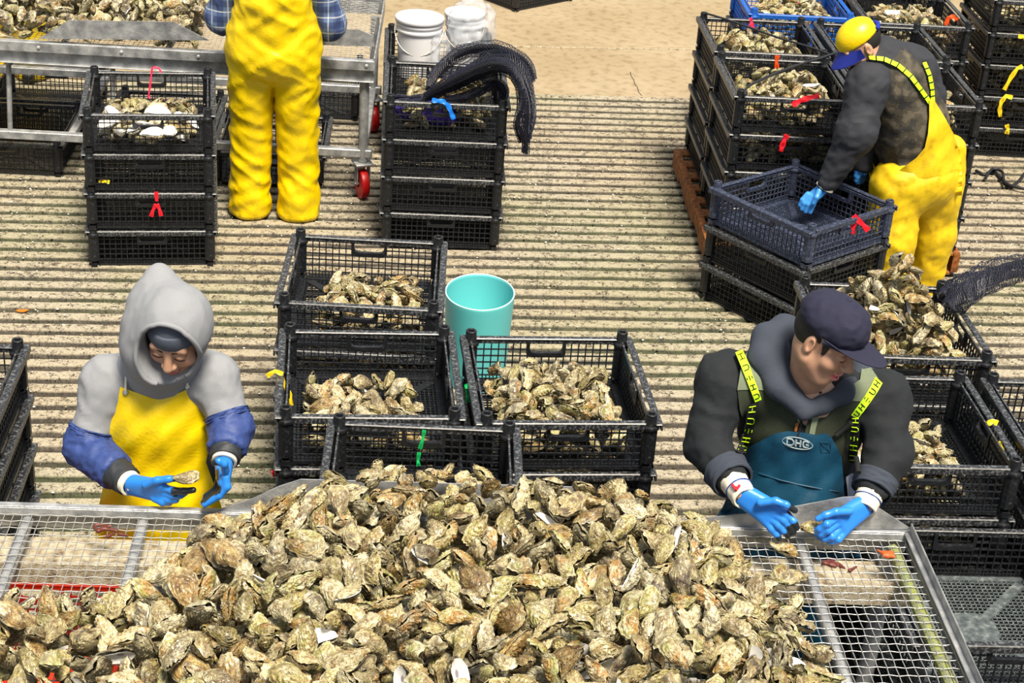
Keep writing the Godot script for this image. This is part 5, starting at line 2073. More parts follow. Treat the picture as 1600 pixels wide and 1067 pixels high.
	for side in [[[[1178, 574], [1190, 572]], [[1198, 592], [1210, 592]], [[1224, 616], [1233, 616]], [[1243, 640], [1250, 642]], [[1247, 662], [1252, 664]]], [[[1274, 626], [1287, 624]], [[1271, 645], [1281, 645]], [[1266, 668], [1275, 668]], [[1262, 690], [1271, 690]]]]:
		add_mb(who, "piping", thick_sheet(cast_sheet(jk, side, 3.5, 6.0, 0.016, 5, 5), 0.004), M.olive_light)
	var zp := []
	for q in [[1249, 630], [1251, 645], [1252, 660], [1249, 672], [1246, 682]]:
		zp.append(inv * jk.hit(cam, ray(q[0], q[1]), 3.5, 6.0, 0.017))
	var zm := MB.new()
	zm.tube(zp, 0.005, 6)
	piece("zip", zm.mesh(), M.strap_black, who)
	var tag_ := MB.new()
	tag_.tube([inv * jk.hit(cam, ray(1246, 660), 3.5, 6.0, 0.02), inv * jk.hit(cam, ray(1243, 673), 3.5, 6.0, 0.02)], 0.005, 6)
	piece("zip_pull", tag_.mesh(), M.pallet, who)
	# bib of the overalls and its trousers
	var chest := Blob.new()
	chest.k = 0.06
	chest.egg(J(1255, 660, -4.63), Vector3(0.20, 0.17, 0.130))
	chest.egg(J(1248, 765, -4.61), Vector3(0.20, 0.18, 0.140))
	chest.limb(J(1248, 800, -4.61), Vector3(0.93, 0.5, -4.62), 0.15, 0.15)
	var bib := [[[1196, 684], [1210, 677], [1230, 673], [1255, 675], [1275, 679], [1288, 676], [1298, 681]], [[1172, 697], [1200, 694], [1230, 692], [1255, 693], [1280, 694], [1300, 694], [1308, 697]], [[1156, 712], [1190, 712], [1225, 712], [1255, 712], [1285, 712], [1305, 712], [1315, 714]], [[1146, 726], [1185, 734], [1222, 740], [1255, 745], [1285, 748], [1306, 750], [1318, 748]], [[1148, 745], [1185, 752], [1222, 758], [1255, 764], [1285, 768], [1306, 770], [1319, 768]], [[1130, 790], [1180, 790], [1222, 790], [1255, 790], [1285, 790], [1308, 790], [1322, 785]], [[1112, 818], [1170, 818], [1220, 818], [1255, 818], [1290, 818], [1312, 818], [1332, 812]], [[1108, 870], [1170, 870], [1220, 870], [1255, 870], [1290, 870], [1318, 870], [1345, 870]]]
	var bsheet := cast_sheet(chest, bib, 3.5, 6.5, 0.034, 26, 4, 0.004)
	add_mb(who, "bib", thick_sheet(bsheet, 0.005), M.bib_blue)
	var seam := []
	for q in [[1150, 727], [1170, 734], [1195, 742], [1220, 750], [1250, 757], [1280, 763], [1312, 768]]:
		seam.append(inv * chest.hit(cam, ray(q[0], q[1]), 3.5, 6.5, 0.036))
	var sm := MB.new()
	sm.tube(seam, 0.0028, 6)
	piece("bib_seam", sm.mesh(), M.bib_blue, who)
	# the oval mark with its three letters
	var lg := MB.new()
	var strokes := []
	var oval := []
	for i in 31:
		var a := TAU * i / 30
		oval.append([1246 + 23.5 * cos(a) + 2.0 * sin(a), 692 + 9.0 * sin(a) + 3.5 * cos(a)])
	strokes.append(oval)
	var tilt := func(x: float, y: float) -> Array: return [1246 + x, 692 + y + x * 0.15]
	strokes.append([tilt.call(-16, -5), tilt.call(-17, 5), tilt.call(-10, 5), tilt.call(-6, 2), tilt.call(-6, -2), tilt.call(-9, -5), tilt.call(-16, -5)])
	strokes.append([tilt.call(-2, -5), tilt.call(-3, 5)])
	strokes.append([tilt.call(5, -5), tilt.call(4, 5)])
	strokes.append([tilt.call(-2.5, 0), tilt.call(4.5, 0)])
	strokes.append([tilt.call(17, -3), tilt.call(14, -5), tilt.call(10, -4), tilt.call(8.5, 0), tilt.call(9, 4), tilt.call(13, 5), tilt.call(16, 4), tilt.call(16.5, 0.5), tilt.call(13, 0.5)])
	for st in strokes:
		var pp := []
		for p in st: pp.append(inv * chest.hit(cam, ray(p[0], p[1]), 3.5, 6.5, 0.036))
		lg.tube(pp, 0.0022 if st.size() > 20 else 0.0034, 5)
	piece("logo", lg.mesh(), mat(Color(0.52, 0.58, 0.60), 0.6), who)
	var sq := MB.new()
	for st in [[[1282, 690], [1298, 691], [1298, 706], [1283, 706], [1282, 690], [1298, 706]], [[1298, 691], [1283, 706]]]:
		var pp := []
		for p in st: pp.append(inv * chest.hit(cam, ray(p[0], p[1]), 3.5, 6.5, 0.0355))
		sq.tube(pp, 0.0012, 4)
	piece("stitching", sq.mesh(), M.bib_blue, who)
	# braces: lime webbing with dark marks over the shoulders, dark webbing with lime marks below
	brace(who, jk, [[[1149, 550], [1160, 545]], [[1158, 572], [1170, 567]], [[1166, 592], [1177, 588]], [[1173, 610], [1184, 606]], [[1180, 628], [1190, 624]]], M.lime, M.strap_black)
	brace(who, jk, [[[1169, 632], [1184, 628]], [[1165, 660], [1180, 662]], [[1158, 684], [1174, 686]], [[1150, 704], [1167, 708]]], M.strap_black, M.lime)
	brace(who, jk, [[[1368, 588], [1379, 598]], [[1360, 604], [1371, 612]], [[1350, 620], [1360, 628]], [[1340, 634], [1349, 643]], [[1330, 648], [1340, 654]]], M.lime, M.strap_black)
	brace(who, jk, [[[1330, 650], [1344, 650]], [[1328, 672], [1343, 674]], [[1326, 696], [1341, 698]], [[1325, 722], [1339, 724]]], M.strap_black, M.lime)
	# buckles and clips
	var bk := MB.new()
	for q in [[[1306, 680], [1318, 670], [1330, 660]], [[1338, 715], [1340, 725], [1341, 738]]]:
		var pp := []
		for p in q: pp.append(inv * jk.hit(cam, ray(p[0], p[1]), 3.5, 6.0, 0.03))
		bk.tube(pp, 0.009, 8)
	piece("buckle", bk.mesh(), M.strap_black, who)
	# pocket lining that shows at the hip
	add_mb(who, "shirt_tail", thick_sheet(cast_sheet(chest, [[[1322, 745], [1332, 738], [1345, 750]], [[1324, 765], [1334, 760], [1350, 765]], [[1326, 795], [1338, 795], [1352, 790]]], 3.5, 6.5, 0.012, 8, 4), 0.004), mat(Color(0.62, 0.65, 0.74), 0.8))
	var tr := Blob.new()
	tr.k = 0.05
	tr.egg(hip + Vector3(0, -0.03, 0), Vector3(0.175, 0.14, 0.13))
	for f in [fl, fr]:
		tr.chain([hip + (f - hip) * 0.12, f.lerp(hip, 0.52), f + Vector3(0, 0.16, 0)], [0.10, 0.088, 0.085])
	add_skin(who, "overall_legs", [crease(tr.skin(0.016), 0.008, Vector3(9, 5, 9), 33)], [], M.bib_blue)
	boots_in(who, [fl, fr], Vector3(0, 0, 1))
	# gloves
	var z := -4.235
	var bluer := Color(0.03, 0.22, 0.74)
	glove_in(who, wl, J(1206, 803, z), J(1214, 792, z) - J(1196, 816, z), [
		[J(1188, 785, z + 0.01), J(1212, 782, z + 0.02), J(1228, 788, z + 0.03), J(1242, 797, z + 0.03)],
		[J(1213, 795, z), J(1229, 803, z + 0.02), J(1240, 814, z + 0.03), J(1245, 824, z + 0.03)],
		[J(1208, 803, z), J(1224, 812, z + 0.025), J(1234, 823, z + 0.03), J(1240, 832, z + 0.03)],
		[J(1203, 809, z), J(1216, 820, z + 0.025), J(1225, 829, z + 0.03), J(1231, 837, z + 0.03)],
		[J(1196, 814, z), J(1206, 826, z + 0.02), J(1213, 834, z + 0.025), J(1217, 841, z + 0.03)]],
		[[J(1243, 826, z + 0.03), 0.030], [J(1232, 836, z + 0.03), 0.022], [J(1216, 841, z + 0.03), 0.014], [J(1239, 796, z + 0.03), 0.022]], bluer)
	z = -4.27
	glove_in(who, wr, J(1314, 816, z), J(1304, 800, z) - J(1318, 832, z), [
		[J(1328, 798, z + 0.01), J(1306, 799, z + 0.025), J(1290, 804, z + 0.03), J(1278, 810, z + 0.03)],
		[J(1308, 808, z), J(1292, 818, z + 0.035), J(1281, 826, z + 0.03), J(1272, 829, z + 0.015)],
		[J(1310, 816, z), J(1294, 828, z + 0.035), J(1283, 834, z + 0.03), J(1275, 833, z + 0.01)],
		[J(1314, 824, z), J(1300, 838, z + 0.03), J(1288, 841, z + 0.025), J(1280, 838, z + 0.005)],
		[J(1320, 830, z), J(1310, 842, z + 0.025), J(1299, 845, z + 0.02), J(1290, 842, z)]],
		[], bluer)
	held_oyster("brown oyster gripped in the capped worker's blue glove", J(1268, 823, z + 0.01), Basis(Vector3.UP, 0.3) * Basis(Vector3.BACK, -0.1) * Basis(Vector3.RIGHT, 0.4), 0, 0.85)

func brace(who: Node3D, on: Blob, rows: Array, m: Material, marks: Material) -> void:
	var inv := who.transform.affine_inverse()
	var sh := cast_sheet(on, rows, 3.5, 6.0, 0.022, 5, 6)
	var o := add_mb(who, "brace", thick_sheet(sh, 0.003), m)
	# letters in turn along the webbing: strokes in (across, along)
	var letters := [[[[0.15, 0.2], [0.85, 0.2]], [[0.15, 0.8], [0.85, 0.8]], [[0.5, 0.2], [0.5, 0.8]]], [[[0.15, 0.2], [0.7, 0.2], [0.85, 0.35], [0.85, 0.65], [0.7, 0.8], [0.15, 0.8]]], [[[0.5, 0.2], [0.5, 0.8]], [[0.15, 0.35], [0.15, 0.65]], [[0.85, 0.35], [0.85, 0.65]]]]
	var cam := Vector3(0, CAM_H, 0)
	var mb := MB.new()
	var nr := sh.size() - 1
	var count := 5
	for k in count:
		for st in letters[k % 3]:
			var pp := []
			for q in st:
				var v: float = (k + 0.12 + q[1] * 0.76) / count * nr
				var i := mini(int(v), nr - 1)
				var t := v - i
				var c: float = q[0] * 4.0
				var j := mini(int(c), 3)
				var w := c - j
				var a: Vector3 = sh[i][j].lerp(sh[i][j + 1], w)
				var b: Vector3 = sh[i + 1][j].lerp(sh[i + 1][j + 1], w)
				var p := a.lerp(b, t)
				pp.append(p + (cam - p).normalized() * 0.0012)
			mb.tube(pp, 0.0017, 4)
	piece("webbing_print", mb.mesh(), marks, o)

# ------------------------------------------------ the worker bending over the crates
func bending_worker() -> void:
	var who := person("person in a yellow cap, camouflage jacket and yellow overalls bending over a crate", Vector3(1.95, 0, -7.9))
	var cam := Vector3(0, CAM_H, 0)
	var inv := who.transform.affine_inverse()
	var hb := Basis(Vector3.UP, deg_to_rad(-72)) * Basis(Vector3.RIGHT, deg_to_rad(38)) * Basis(Vector3.BACK, deg_to_rad(6))
	hb = hb.scaled(Vector3.ONE * 1.05)
	var ho := hb.orthonormalized()
	var hx := Transform3D(hb, J(1344, 72, -7.93))
	var hip := J(1432, 258, -7.95)
	var mid := J(1420, 190, -7.98)
	var chest := J(1396, 128, -7.98)
	var neck := J(1372, 92, -7.96)
	var sl := J(1356, 132, -7.84)
	var el := J(1338, 206, -7.76)
	var wl := J(1294, 284, -7.76)
	var sr := J(1372, 118, -8.04)
	var er := J(1352, 200, -8.04)
	var wr := J(1350, 255, -8.00)
	var kl := J(1392, 370, -7.84)
	var kr := J(1458, 366, -8.0)
	var fl := Vector3(J(1376, 455, -7.84).x, 0, -7.84)
	var fr := Vector3(J(1438, 455, -8.0).x, 0, -8.02)
	var head := Blob.new()
	head_blob(head, hx)
	head.limb(hx * Vector3(0, -0.05, -0.025), neck, 0.056, 0.065, 0.035)
	var hs := head.skin(0.0065)
	var bod := Blob.new()
	bod.k = 0.05
	bod.chain([neck, chest, mid, hip], [0.07, 0.12, 0.12, 0.13])
	bod.chain([chest, sl, el, wl], [0.08, 0.05, 0.042, 0.03], 0.03)
	bod.chain([chest, sr, er, wr], [0.08, 0.05, 0.042, 0.03], 0.03)
	bod.chain([hip, kl, fl + Vector3(0, 0.08, 0)], [0.10, 0.065, 0.045], 0.03)
	bod.chain([hip, kr, fr + Vector3(0, 0.08, 0)], [0.10, 0.065, 0.045], 0.03)
	add_skin(who, "body", [hs, bod.skin(0.026)], [face_colors(hs, hx, Color(0.42, 0.14, 0.12)), SKIN_A], M.skin)
	face_hair_in(who, hx)
	var hr := Blob.new()
	hr.k = 0.012
	hr.egg(hx * Vector3(0, 0.024, -0.020), Vector3(0.079, 0.090, 0.096), ho)
	hr.cut(hx * Vector3(0, 0.02, 0.030), hb * Vector3(0, -0.3, 1))
	hr.cut(hx * Vector3(0, -0.045, -0.03), hb * Vector3(0, -1, 0.45))
	for e in [-1, 1]:
		hr.egg(hx * Vector3(e * 0.082, -0.008, 0.0), Vector3(0.02, 0.03, 0.024), ho, 0.006, true)
	add_skin(who, "hair", [hr.skin(0.008)], [], M.hair)
	# cap
	var cp := Blob.new()
	cp.k = 0.02
	cp.egg(hx * Vector3(0, 0.050, -0.010), Vector3(0.088, 0.086, 0.108), ho)
	cp.cut(hx * Vector3(0, 0.036, 0.0), hb * Vector3(0, -1, 0.0), 0.006)
	cp.egg(hx * Vector3(0, 0.046, -0.118), Vector3(0.046, 0.034, 0.045), ho, 0.006, true)
	add_skin(who, "cap", [cp.skin(0.007)], [], M.yellow)
	var strap := MB.new()
	var pts := []
	for i in 9:
		var u := i / 4.0 - 1.0
		pts.append(inv * (hx * Vector3(0.055 * u, 0.044, -0.118 + 0.028 * u * u)))
	strap.tube(pts, 0.012, 8)
	piece("cap_strap", strap.mesh(), mat(Color(0.05, 0.16, 0.58), 0.5), who)
	var sw := MB.new()
	var sp := []
	for i in 7:
		var u := i / 3.0 - 1.0
		sp.append(inv * (hx * Vector3(0.020 * u + 0.01, 0.044 + 0.004 * sin(u * 3.0), -0.131 + 0.004 * u * u)))
	sw.tube(sp, 0.0032, 5)
	piece("cap_strap_mark", sw.mesh(), M.white_plastic, who)
	for sd in [1, -1]:
		var rows := []
		for i in 7:
			var v := i / 6.0
			var row := PackedVector3Array()
			for j in 15:
				var u := j / 7.0 - 1.0
				var zi := 0.098 * sqrt(maxf(1.0 - pow(absf(0.93 * u), 2.2), 0.0)) - 0.014
				row.append(inv * (hx * Vector3(0.082 * u, 0.040 - 0.016 * u * u - 0.045 * v + sd * 0.002, lerpf(zi, zi + 0.078 * pow(maxf(1.0 - u * u, 0.0), 0.45), v))))
			rows.append(row)
		if sd < 0: rows.reverse()
		var bm := MB.new()
		bm.sheet(rows)
		piece("cap_brim" if sd > 0 else "brim_lining", bm.mesh(), mat(Color(0.05, 0.13, 0.50), 0.6), who)
	# jacket: camouflage trunk, dark sleeves and yoke
	var tk := Blob.new()
	tk.k = 0.07
	tk.chain([hip, mid, chest], [0.175, 0.172, 0.165])
	tk.limb(chest, J(1384, 108, -7.97), 0.165, 0.125)
	add_skin(who, "jacket_trunk", [crease(tk.skin(0.013), 0.008, Vector3(7, 7, 7), 41)], [], M.camo)
	var sv := Blob.new()
	sv.k = 0.05
	sv.limb(sl, el, 0.098, 0.090)
	sv.limb(el, wl, 0.090, 0.052)
	sv.limb(sr, er, 0.098, 0.085)
	sv.limb(er, wr, 0.085, 0.052)
	sv.limb(neck, sl, 0.085, 0.095)
	sv.limb(neck, sr, 0.085, 0.095)
	sv.limb(J(1388, 96, -7.99), J(1422, 112, -8.02), 0.115, 0.120)
	sv.limb(J(1422, 112, -8.02), J(1448, 150, -8.02), 0.120, 0.095)
	add_skin(who, "jacket_sleeves", [crease(sv.skin(0.012), 0.008, Vector3(9, 13, 9), 43)], [], M.jacket)
	band_in(who, "collar", J(1366, 84, -7.95), J(1378, 98, -7.97), 0.083, 0.105, M.jacket, 0.006, 7)
	# overalls
	var ov := Blob.new()
	ov.k = 0.07
	ov.egg(hip + Vector3(0.015, -0.05, 0.02), Vector3(0.185, 0.165, 0.18))
	ov.limb(J(1400, 292, -7.87), kl, 0.125, 0.112)
	ov.limb(kl, J(1376, 445, -7.84), 0.112, 0.108)
	ov.limb(J(1458, 290, -8.0), kr, 0.125, 0.105, 0.03)
	ov.limb(kr, J(1440, 445, -8.02), 0.105, 0.092, 0.03)
	ov.limb(J(1484, 235, -8.02), J(1462, 300, -8.0), 0.080, 0.12)
	add_skin(who, "overalls", [crease(crease(ov.skin(0.013), 0.009, Vector3(4, 4.5, 4), 45, 0.8, 0.6), 0.004, Vector3(9, 9, 9), 46, 0.8, -0.6)], [], M.yellow_worn)
	var back := [[[1452, 156], [1456, 153], [1461, 158]], [[1452, 182], [1464, 178], [1477, 184]], [[1450, 208], [1468, 206], [1490, 208]], [[1445, 230], [1470, 230], [1498, 230]], [[1432, 246], [1468, 250], [1502, 250]], [[1410, 262], [1455, 268], [1503, 270]], [[1388, 280], [1440, 288], [1503, 290]], [[1374, 300], [1440, 305], [1503, 305]]]
	add_mb(who, "overall_back", thick_sheet(cast_sheet(tk, back, 7.0, 10.0, 0.020, 14, 5, 0.006), 0.006), M.yellow_worn)
	var bib := [[[1352, 238], [1356, 240]], [[1353, 252], [1366, 258]], [[1356, 268], [1374, 276]], [[1362, 285], [1388, 290]], [[1364, 305], [1400, 305]]]
	add_mb(who, "overall_bib", thick_sheet(cast_sheet(tk, bib, 7.0, 10.0, 0.030, 8, 5), 0.006), M.yellow_worn)
	for q in [[1366, 272], [1394, 282]]:
		var bm := MB.new()
		bm.lathe([Vector2(0.009, -0.003), Vector2(0.009, 0.003), Vector2(0.0, 0.004)], 10)
		piece("button", bm.mesh(), M.metal, who, inv * Transform3D(Basis(Vector3.RIGHT, 1.2), tk.hit(cam, ray(q[0], q[1]), 7.0, 10.0, 0.038)))
	# braces crossing on the back
	var both := Blob.new()
	both.k = 0.05
	both.prims = tk.prims + sv.prims
	for q in [[[[1356, 86], [1358, 92]], [[1382, 88], [1381, 95]], [[1405, 98], [1401, 104]], [[1426, 116], [1421, 121]], [[1442, 138], [1437, 142]], [[1458, 160], [1452, 164]]], [[[1441, 96], [1447, 95]], [[1450, 118], [1456, 116]], [[1454, 140], [1460, 139]], [[1455, 160], [1461, 159]]]]:
		var o := add_mb(who, "brace", thick_sheet(cast_sheet(both, q, 7.0, 10.0, 0.014, 4, 6), 0.003), M.lime)
		var marks := MB.new()
		for i in range(0, (q.size() - 1) * 2):
			var f := i / 2.0
			var i0 := int(f)
			var a := Vector2(q[i0][0][0], q[i0][0][1]).lerp(Vector2(q[i0 + 1][0][0], q[i0 + 1][0][1]), f - i0)
			var b := Vector2(q[i0][1][0], q[i0][1][1]).lerp(Vector2(q[i0 + 1][1][0], q[i0 + 1][1][1]), f - i0)
			marks.tube([both.hit(cam, ray(a.x, a.y), 7.0, 10.0, 0.016), both.hit(cam, ray(b.x, b.y), 7.0, 10.0, 0.016)], 0.003, 4)
		piece("webbing_print", marks.mesh(), M.strap_black, o)
	boots_in(who, [fl, fr], Vector3(-1, 0, 0.1).normalized())
	# gloves
	band_in(who, "glove_cuff", J(1298, 278, -7.76), J(1288, 293, -7.76), 0.046, 0.046, M.cuff_white)
	var z := -7.76
	var pale := Color(0.05, 0.26, 0.68)
	glove_in(who, J(1289, 291, z), J(1272, 306, z), Vector3(0.6, 0.3, 0.7), [
		[J(1280, 298, z + 0.03), J(1276, 308, z + 0.05), J(1271, 317, z + 0.05)],
		[J(1276, 308, z + 0.02), J(1270, 320, z + 0.03), J(1266, 331, z + 0.03)],
		[J(1271, 308, z + 0.01), J(1263, 319, z + 0.02), J(1259, 330, z + 0.02)],
		[J(1266, 306, z), J(1257, 317, z + 0.01), J(1253, 326, z + 0.01)],
		[J(1262, 303, z - 0.01), J(1254, 312, z), J(1250, 320, z)]], [], pale, 0.0125)
	z = -8.00
	glove_in(who, J(1350, 258, z), J(1345, 268, z), Vector3(0.5, 0.2, 0.8), [
		[J(1346, 262, z + 0.02), J(1340, 268, z + 0.02), J(1337, 274, z + 0.02)],
		[J(1345, 268, z + 0.02), J(1340, 276, z + 0.02), J(1338, 282, z + 0.02)],
		[J(1346, 270, z), J(1342, 278, z), J(1340, 285, z)],
		[J(1348, 270, z - 0.02), J(1345, 279, z - 0.02), J(1343, 285, z - 0.02)],
		[J(1350, 270, z - 0.04), J(1348, 278, z - 0.04), J(1347, 283, z - 0.04)]], [], pale, 0.0125)

# ------------------------------------------------ the worker seen from behind, and the one past the far table
func standing_worker() -> void:
	plain_worker("person in bright yellow overalls and plaid shirt standing at the far table", Vector3(-1.312, 0, -8.34), PI + deg_to_rad(3), true)
	plain_worker("person in yellow overalls on the far side of the far table", Vector3(-3.27, 0, -10.25), deg_to_rad(4), false)

func plain_worker(label: String, at: Vector3, turn: float, near_: bool) -> void:
	# faces +z before it is turned
	var who := thing("person", label, "person", at, turn)
	var c := 0.013 if near_ else 0.026
	var hx := Transform3D(Basis(Vector3.RIGHT, 0.35), Vector3(0, 1.60, 0.10))
	var head := Blob.new()
	head_blob(head, hx)
	head.limb(hx * Vector3(0, -0.05, -0.025), Vector3(0, 1.40, 0.0), 0.055, 0.062, 0.03)
	var hs := head.skin(0.007 if near_ else 0.014)
	var bod := Blob.new()
	bod.k = 0.05
	bod.chain([Vector3(0, 1.42, 0.0), Vector3(0, 1.2, -0.01), Vector3(0, 0.9, -0.02)], [0.08, 0.12, 0.13])
	for e in [-1, 1]:
		bod.chain([Vector3(e * 0.05, 1.38, 0), Vector3(e * 0.20, 1.34, 0.0), Vector3(e * 0.27, 1.06, 0.06), Vector3(e * 0.17, 1.04, 0.28)], [0.06, 0.055, 0.042, 0.03], 0.03)
		bod.chain([Vector3(e * 0.09, 0.88, -0.02), Vector3(e * 0.115, 0.48, 0.0), Vector3(e * 0.125, 0.08, 0.0)], [0.10, 0.065, 0.045], 0.03)
		bod.chain([Vector3(e * 0.17, 1.04, 0.28), Vector3(e * 0.15, 1.01, 0.38)], [0.03, 0.025])
	add_local(who, "body", [hs, bod.skin(0.026)], [face_colors(hs, hx, Color(0.42, 0.14, 0.12)), SKIN_A], M.skin)
	var hr := Blob.new()
	hr.egg(hx * Vector3(0, 0.032, -0.02), Vector3(0.080, 0.092, 0.096), hx.basis)
	hr.cut(hx * Vector3(0, 0.05, 0.05), hx.basis * Vector3(0, -0.5, 1))
	add_local(who, "hair", [hr.skin(0.01)], [], M.hair)
	# shirt
	var sh := Blob.new()
	sh.k = 0.06
	sh.chain([Vector3(0, 1.36, 0.0), Vector3(0, 1.15, -0.01), Vector3(0, 0.98, -0.01)], [0.110, 0.140, 0.14])
	for e in [-1, 1]:
		sh.limb(Vector3(e * 0.08, 1.37, 0), Vector3(e * 0.20, 1.34, 0), 0.085, 0.085)
		sh.limb(Vector3(e * 0.20, 1.34, 0), Vector3(e * 0.27, 1.05, 0.06), 0.085, 0.075)
		sh.limb(Vector3(e * 0.27, 1.05, 0.06), Vector3(e * 0.18, 1.04, 0.25), 0.075, 0.055)
	if not M.has("plaid"):
		M.plaid = plaid()
	add_local(who, "plaid_shirt", [crease(sh.skin(c), 0.006, Vector3(10, 8, 10), 51)], [], M.plaid)
	for e in [-1, 1]:
		var g := Blob.new()
		g.k = 0.01
		for f in 4:
			g.chain([Vector3(e * 0.17, 1.035, 0.29), Vector3(e * (0.14 + 0.02 * f), 1.02, 0.36), Vector3(e * (0.13 + 0.022 * f), 1.00, 0.40), Vector3(e * (0.13 + 0.02 * f), 0.98, 0.42)], [0.03, 0.014, 0.012, 0.010])
		g.chain([Vector3(e * 0.17, 1.035, 0.29), Vector3(e * 0.12, 1.02, 0.32), Vector3(e * 0.10, 1.0, 0.35)], [0.026, 0.013, 0.011])
		add_local(who, "glove", [g.skin(0.007)], [Color(0.03, 0.22, 0.70)], M.glove)
	# overalls
	var ov := Blob.new()
	ov.k = 0.045
	ov.egg(Vector3(0, 1.00, -0.015), Vector3(0.232, 0.19, 0.165))
	ov.egg(Vector3(0, 1.18, -0.02), Vector3(0.185, 0.25, 0.185), Basis.IDENTITY, 0.06)
	ov.egg(Vector3(0, 0.90, -0.025), Vector3(0.230, 0.15, 0.175))
	for e in [-1, 1]:
		ov.limb(Vector3(e * 0.110, 0.90, -0.02), Vector3(e * 0.122, 0.46, 0.015), 0.126, 0.098, 0.02)
		ov.limb(Vector3(e * 0.122, 0.46, 0.015), Vector3(e * 0.130, 0.10, 0.01), 0.098, 0.100, 0.02)
		ov.limb(Vector3(e * 0.130, 0.10, 0.01), Vector3(e * 0.130, 0.0, 0.015), 0.100, 0.108, 0.02)
	ov.cut(Vector3(0, 0.012, 0), Vector3(0, -1, 0))
	ov.cut(Vector3(0, 1.40, 0), Vector3(0, 1, 0))
	add_local(who, "overalls", [crease(crease(crease(ov.skin(c), 0.010, Vector3(4, 2.6, 4), 53, 0.9, 1.3), 0.007, Vector3(5, 3.5, 5), 57, 0.9, -1.3), 0.002, Vector3(16, 9, 16), 54, 0.8)], [], M.yellow)
	for e in [-1, 1]:
		var mb := MB.new()
		var pts := []
		for q in [[0.09, 1.37, -0.145], [0.10, 1.44, -0.08], [0.10, 1.46, 0.0], [0.10, 1.43, 0.09], [0.09, 1.36, 0.15]]:
			pts.append(Vector3(e * q[0], q[1], q[2]))
		mb.tube(pts, 0.014, 6)
		piece("brace", mb.mesh(), M.yellow, who)
	var n := who.get_child_count()
	boots(who, [Vector3(-0.128, 0, 0), Vector3(0.128, 0, 0)], Vector3(0, 0, 1))

func add_local(who: Node3D, called: String, parts: Array, colors: Array, m: Material) -> void:
	piece(called, skin_mesh(parts, colors), m, who)

func plaid() -> StandardMaterial3D:
	var im := Image.create(128, 128, false, Image.FORMAT_RGB8)
	var a := Color(0.36, 0.45, 0.60)
	im.fill(a)
	for y in 128:
		for x in 128:
			var c := a
			if x % 64 < 26: c = c.lerp(Color(0.12, 0.17, 0.34), 0.55)
			if y % 64 < 26: c = c.lerp(Color(0.12, 0.17, 0.34), 0.55)
			if x % 64 in [44, 45, 46, 47, 48]: c = c.lerp(Color(0.88, 0.88, 0.86), 0.7)
			if y % 64 in [44, 45, 46, 47, 48]: c = c.lerp(Color(0.88, 0.88, 0.86), 0.7)
			im.set_pixel(x, y, c)
	return mat(Color(1, 1, 1), 0.85, 0.0, ImageTexture.create_from_image(im), 6.0)

# ---------------------------------------------------------------- small things
func ribbon(label: String, color: Color, z: float, tails: Array, width := 0.018, called := "ribbon") -> void:
	# tails: lists of pixels at that distance; a crinkled strip of tape along each
	var at := at_z(tails[0][0][0], tails[0][0][1], z)
	var t := thing(called, label, "ribbon", at, 0.0, "marker ribbons on the crates")
	var cam := Vector3(0, CAM_H, 0)
	var m := mat(color, 0.45)
	for tail in tails:
		var pts := []
		var n: int = (tail.size() - 1) * 5
		for i in n + 1:
			var p := on_line(tail, i / float(n))
			pts.append(at_z(p.x, p.y, z + 0.0015 * sin(i * 1.1)) - at)
		var rows := []
		for i in pts.size():
			var dir: Vector3 = (pts[mini(i + 1, n)] - pts[maxi(i - 1, 0)]).normalized()
			var view: Vector3 = (cam - at - pts[i]).normalized()
			var side: Vector3 = dir.cross(view).normalized() * width * 0.5 * (0.85 + 0.15 * sin(i * 0.9))
			var lift := view * (0.0025 * sin(i * 0.7))
			rows.append(PackedVector3Array([pts[i] - side + lift, pts[i] - lift, pts[i] + side + lift]))
		var mb := MB.new()
		mb.sheet(rows)
		var back := []
		for r in rows:
			var l := PackedVector3Array()
			for p in r: l.append(p - (cam - at - p).normalized() * 0.0015)
			back.append(l)
		back.reverse()
		mb.sheet(back)
		piece("tail", mb.mesh(), m, t)

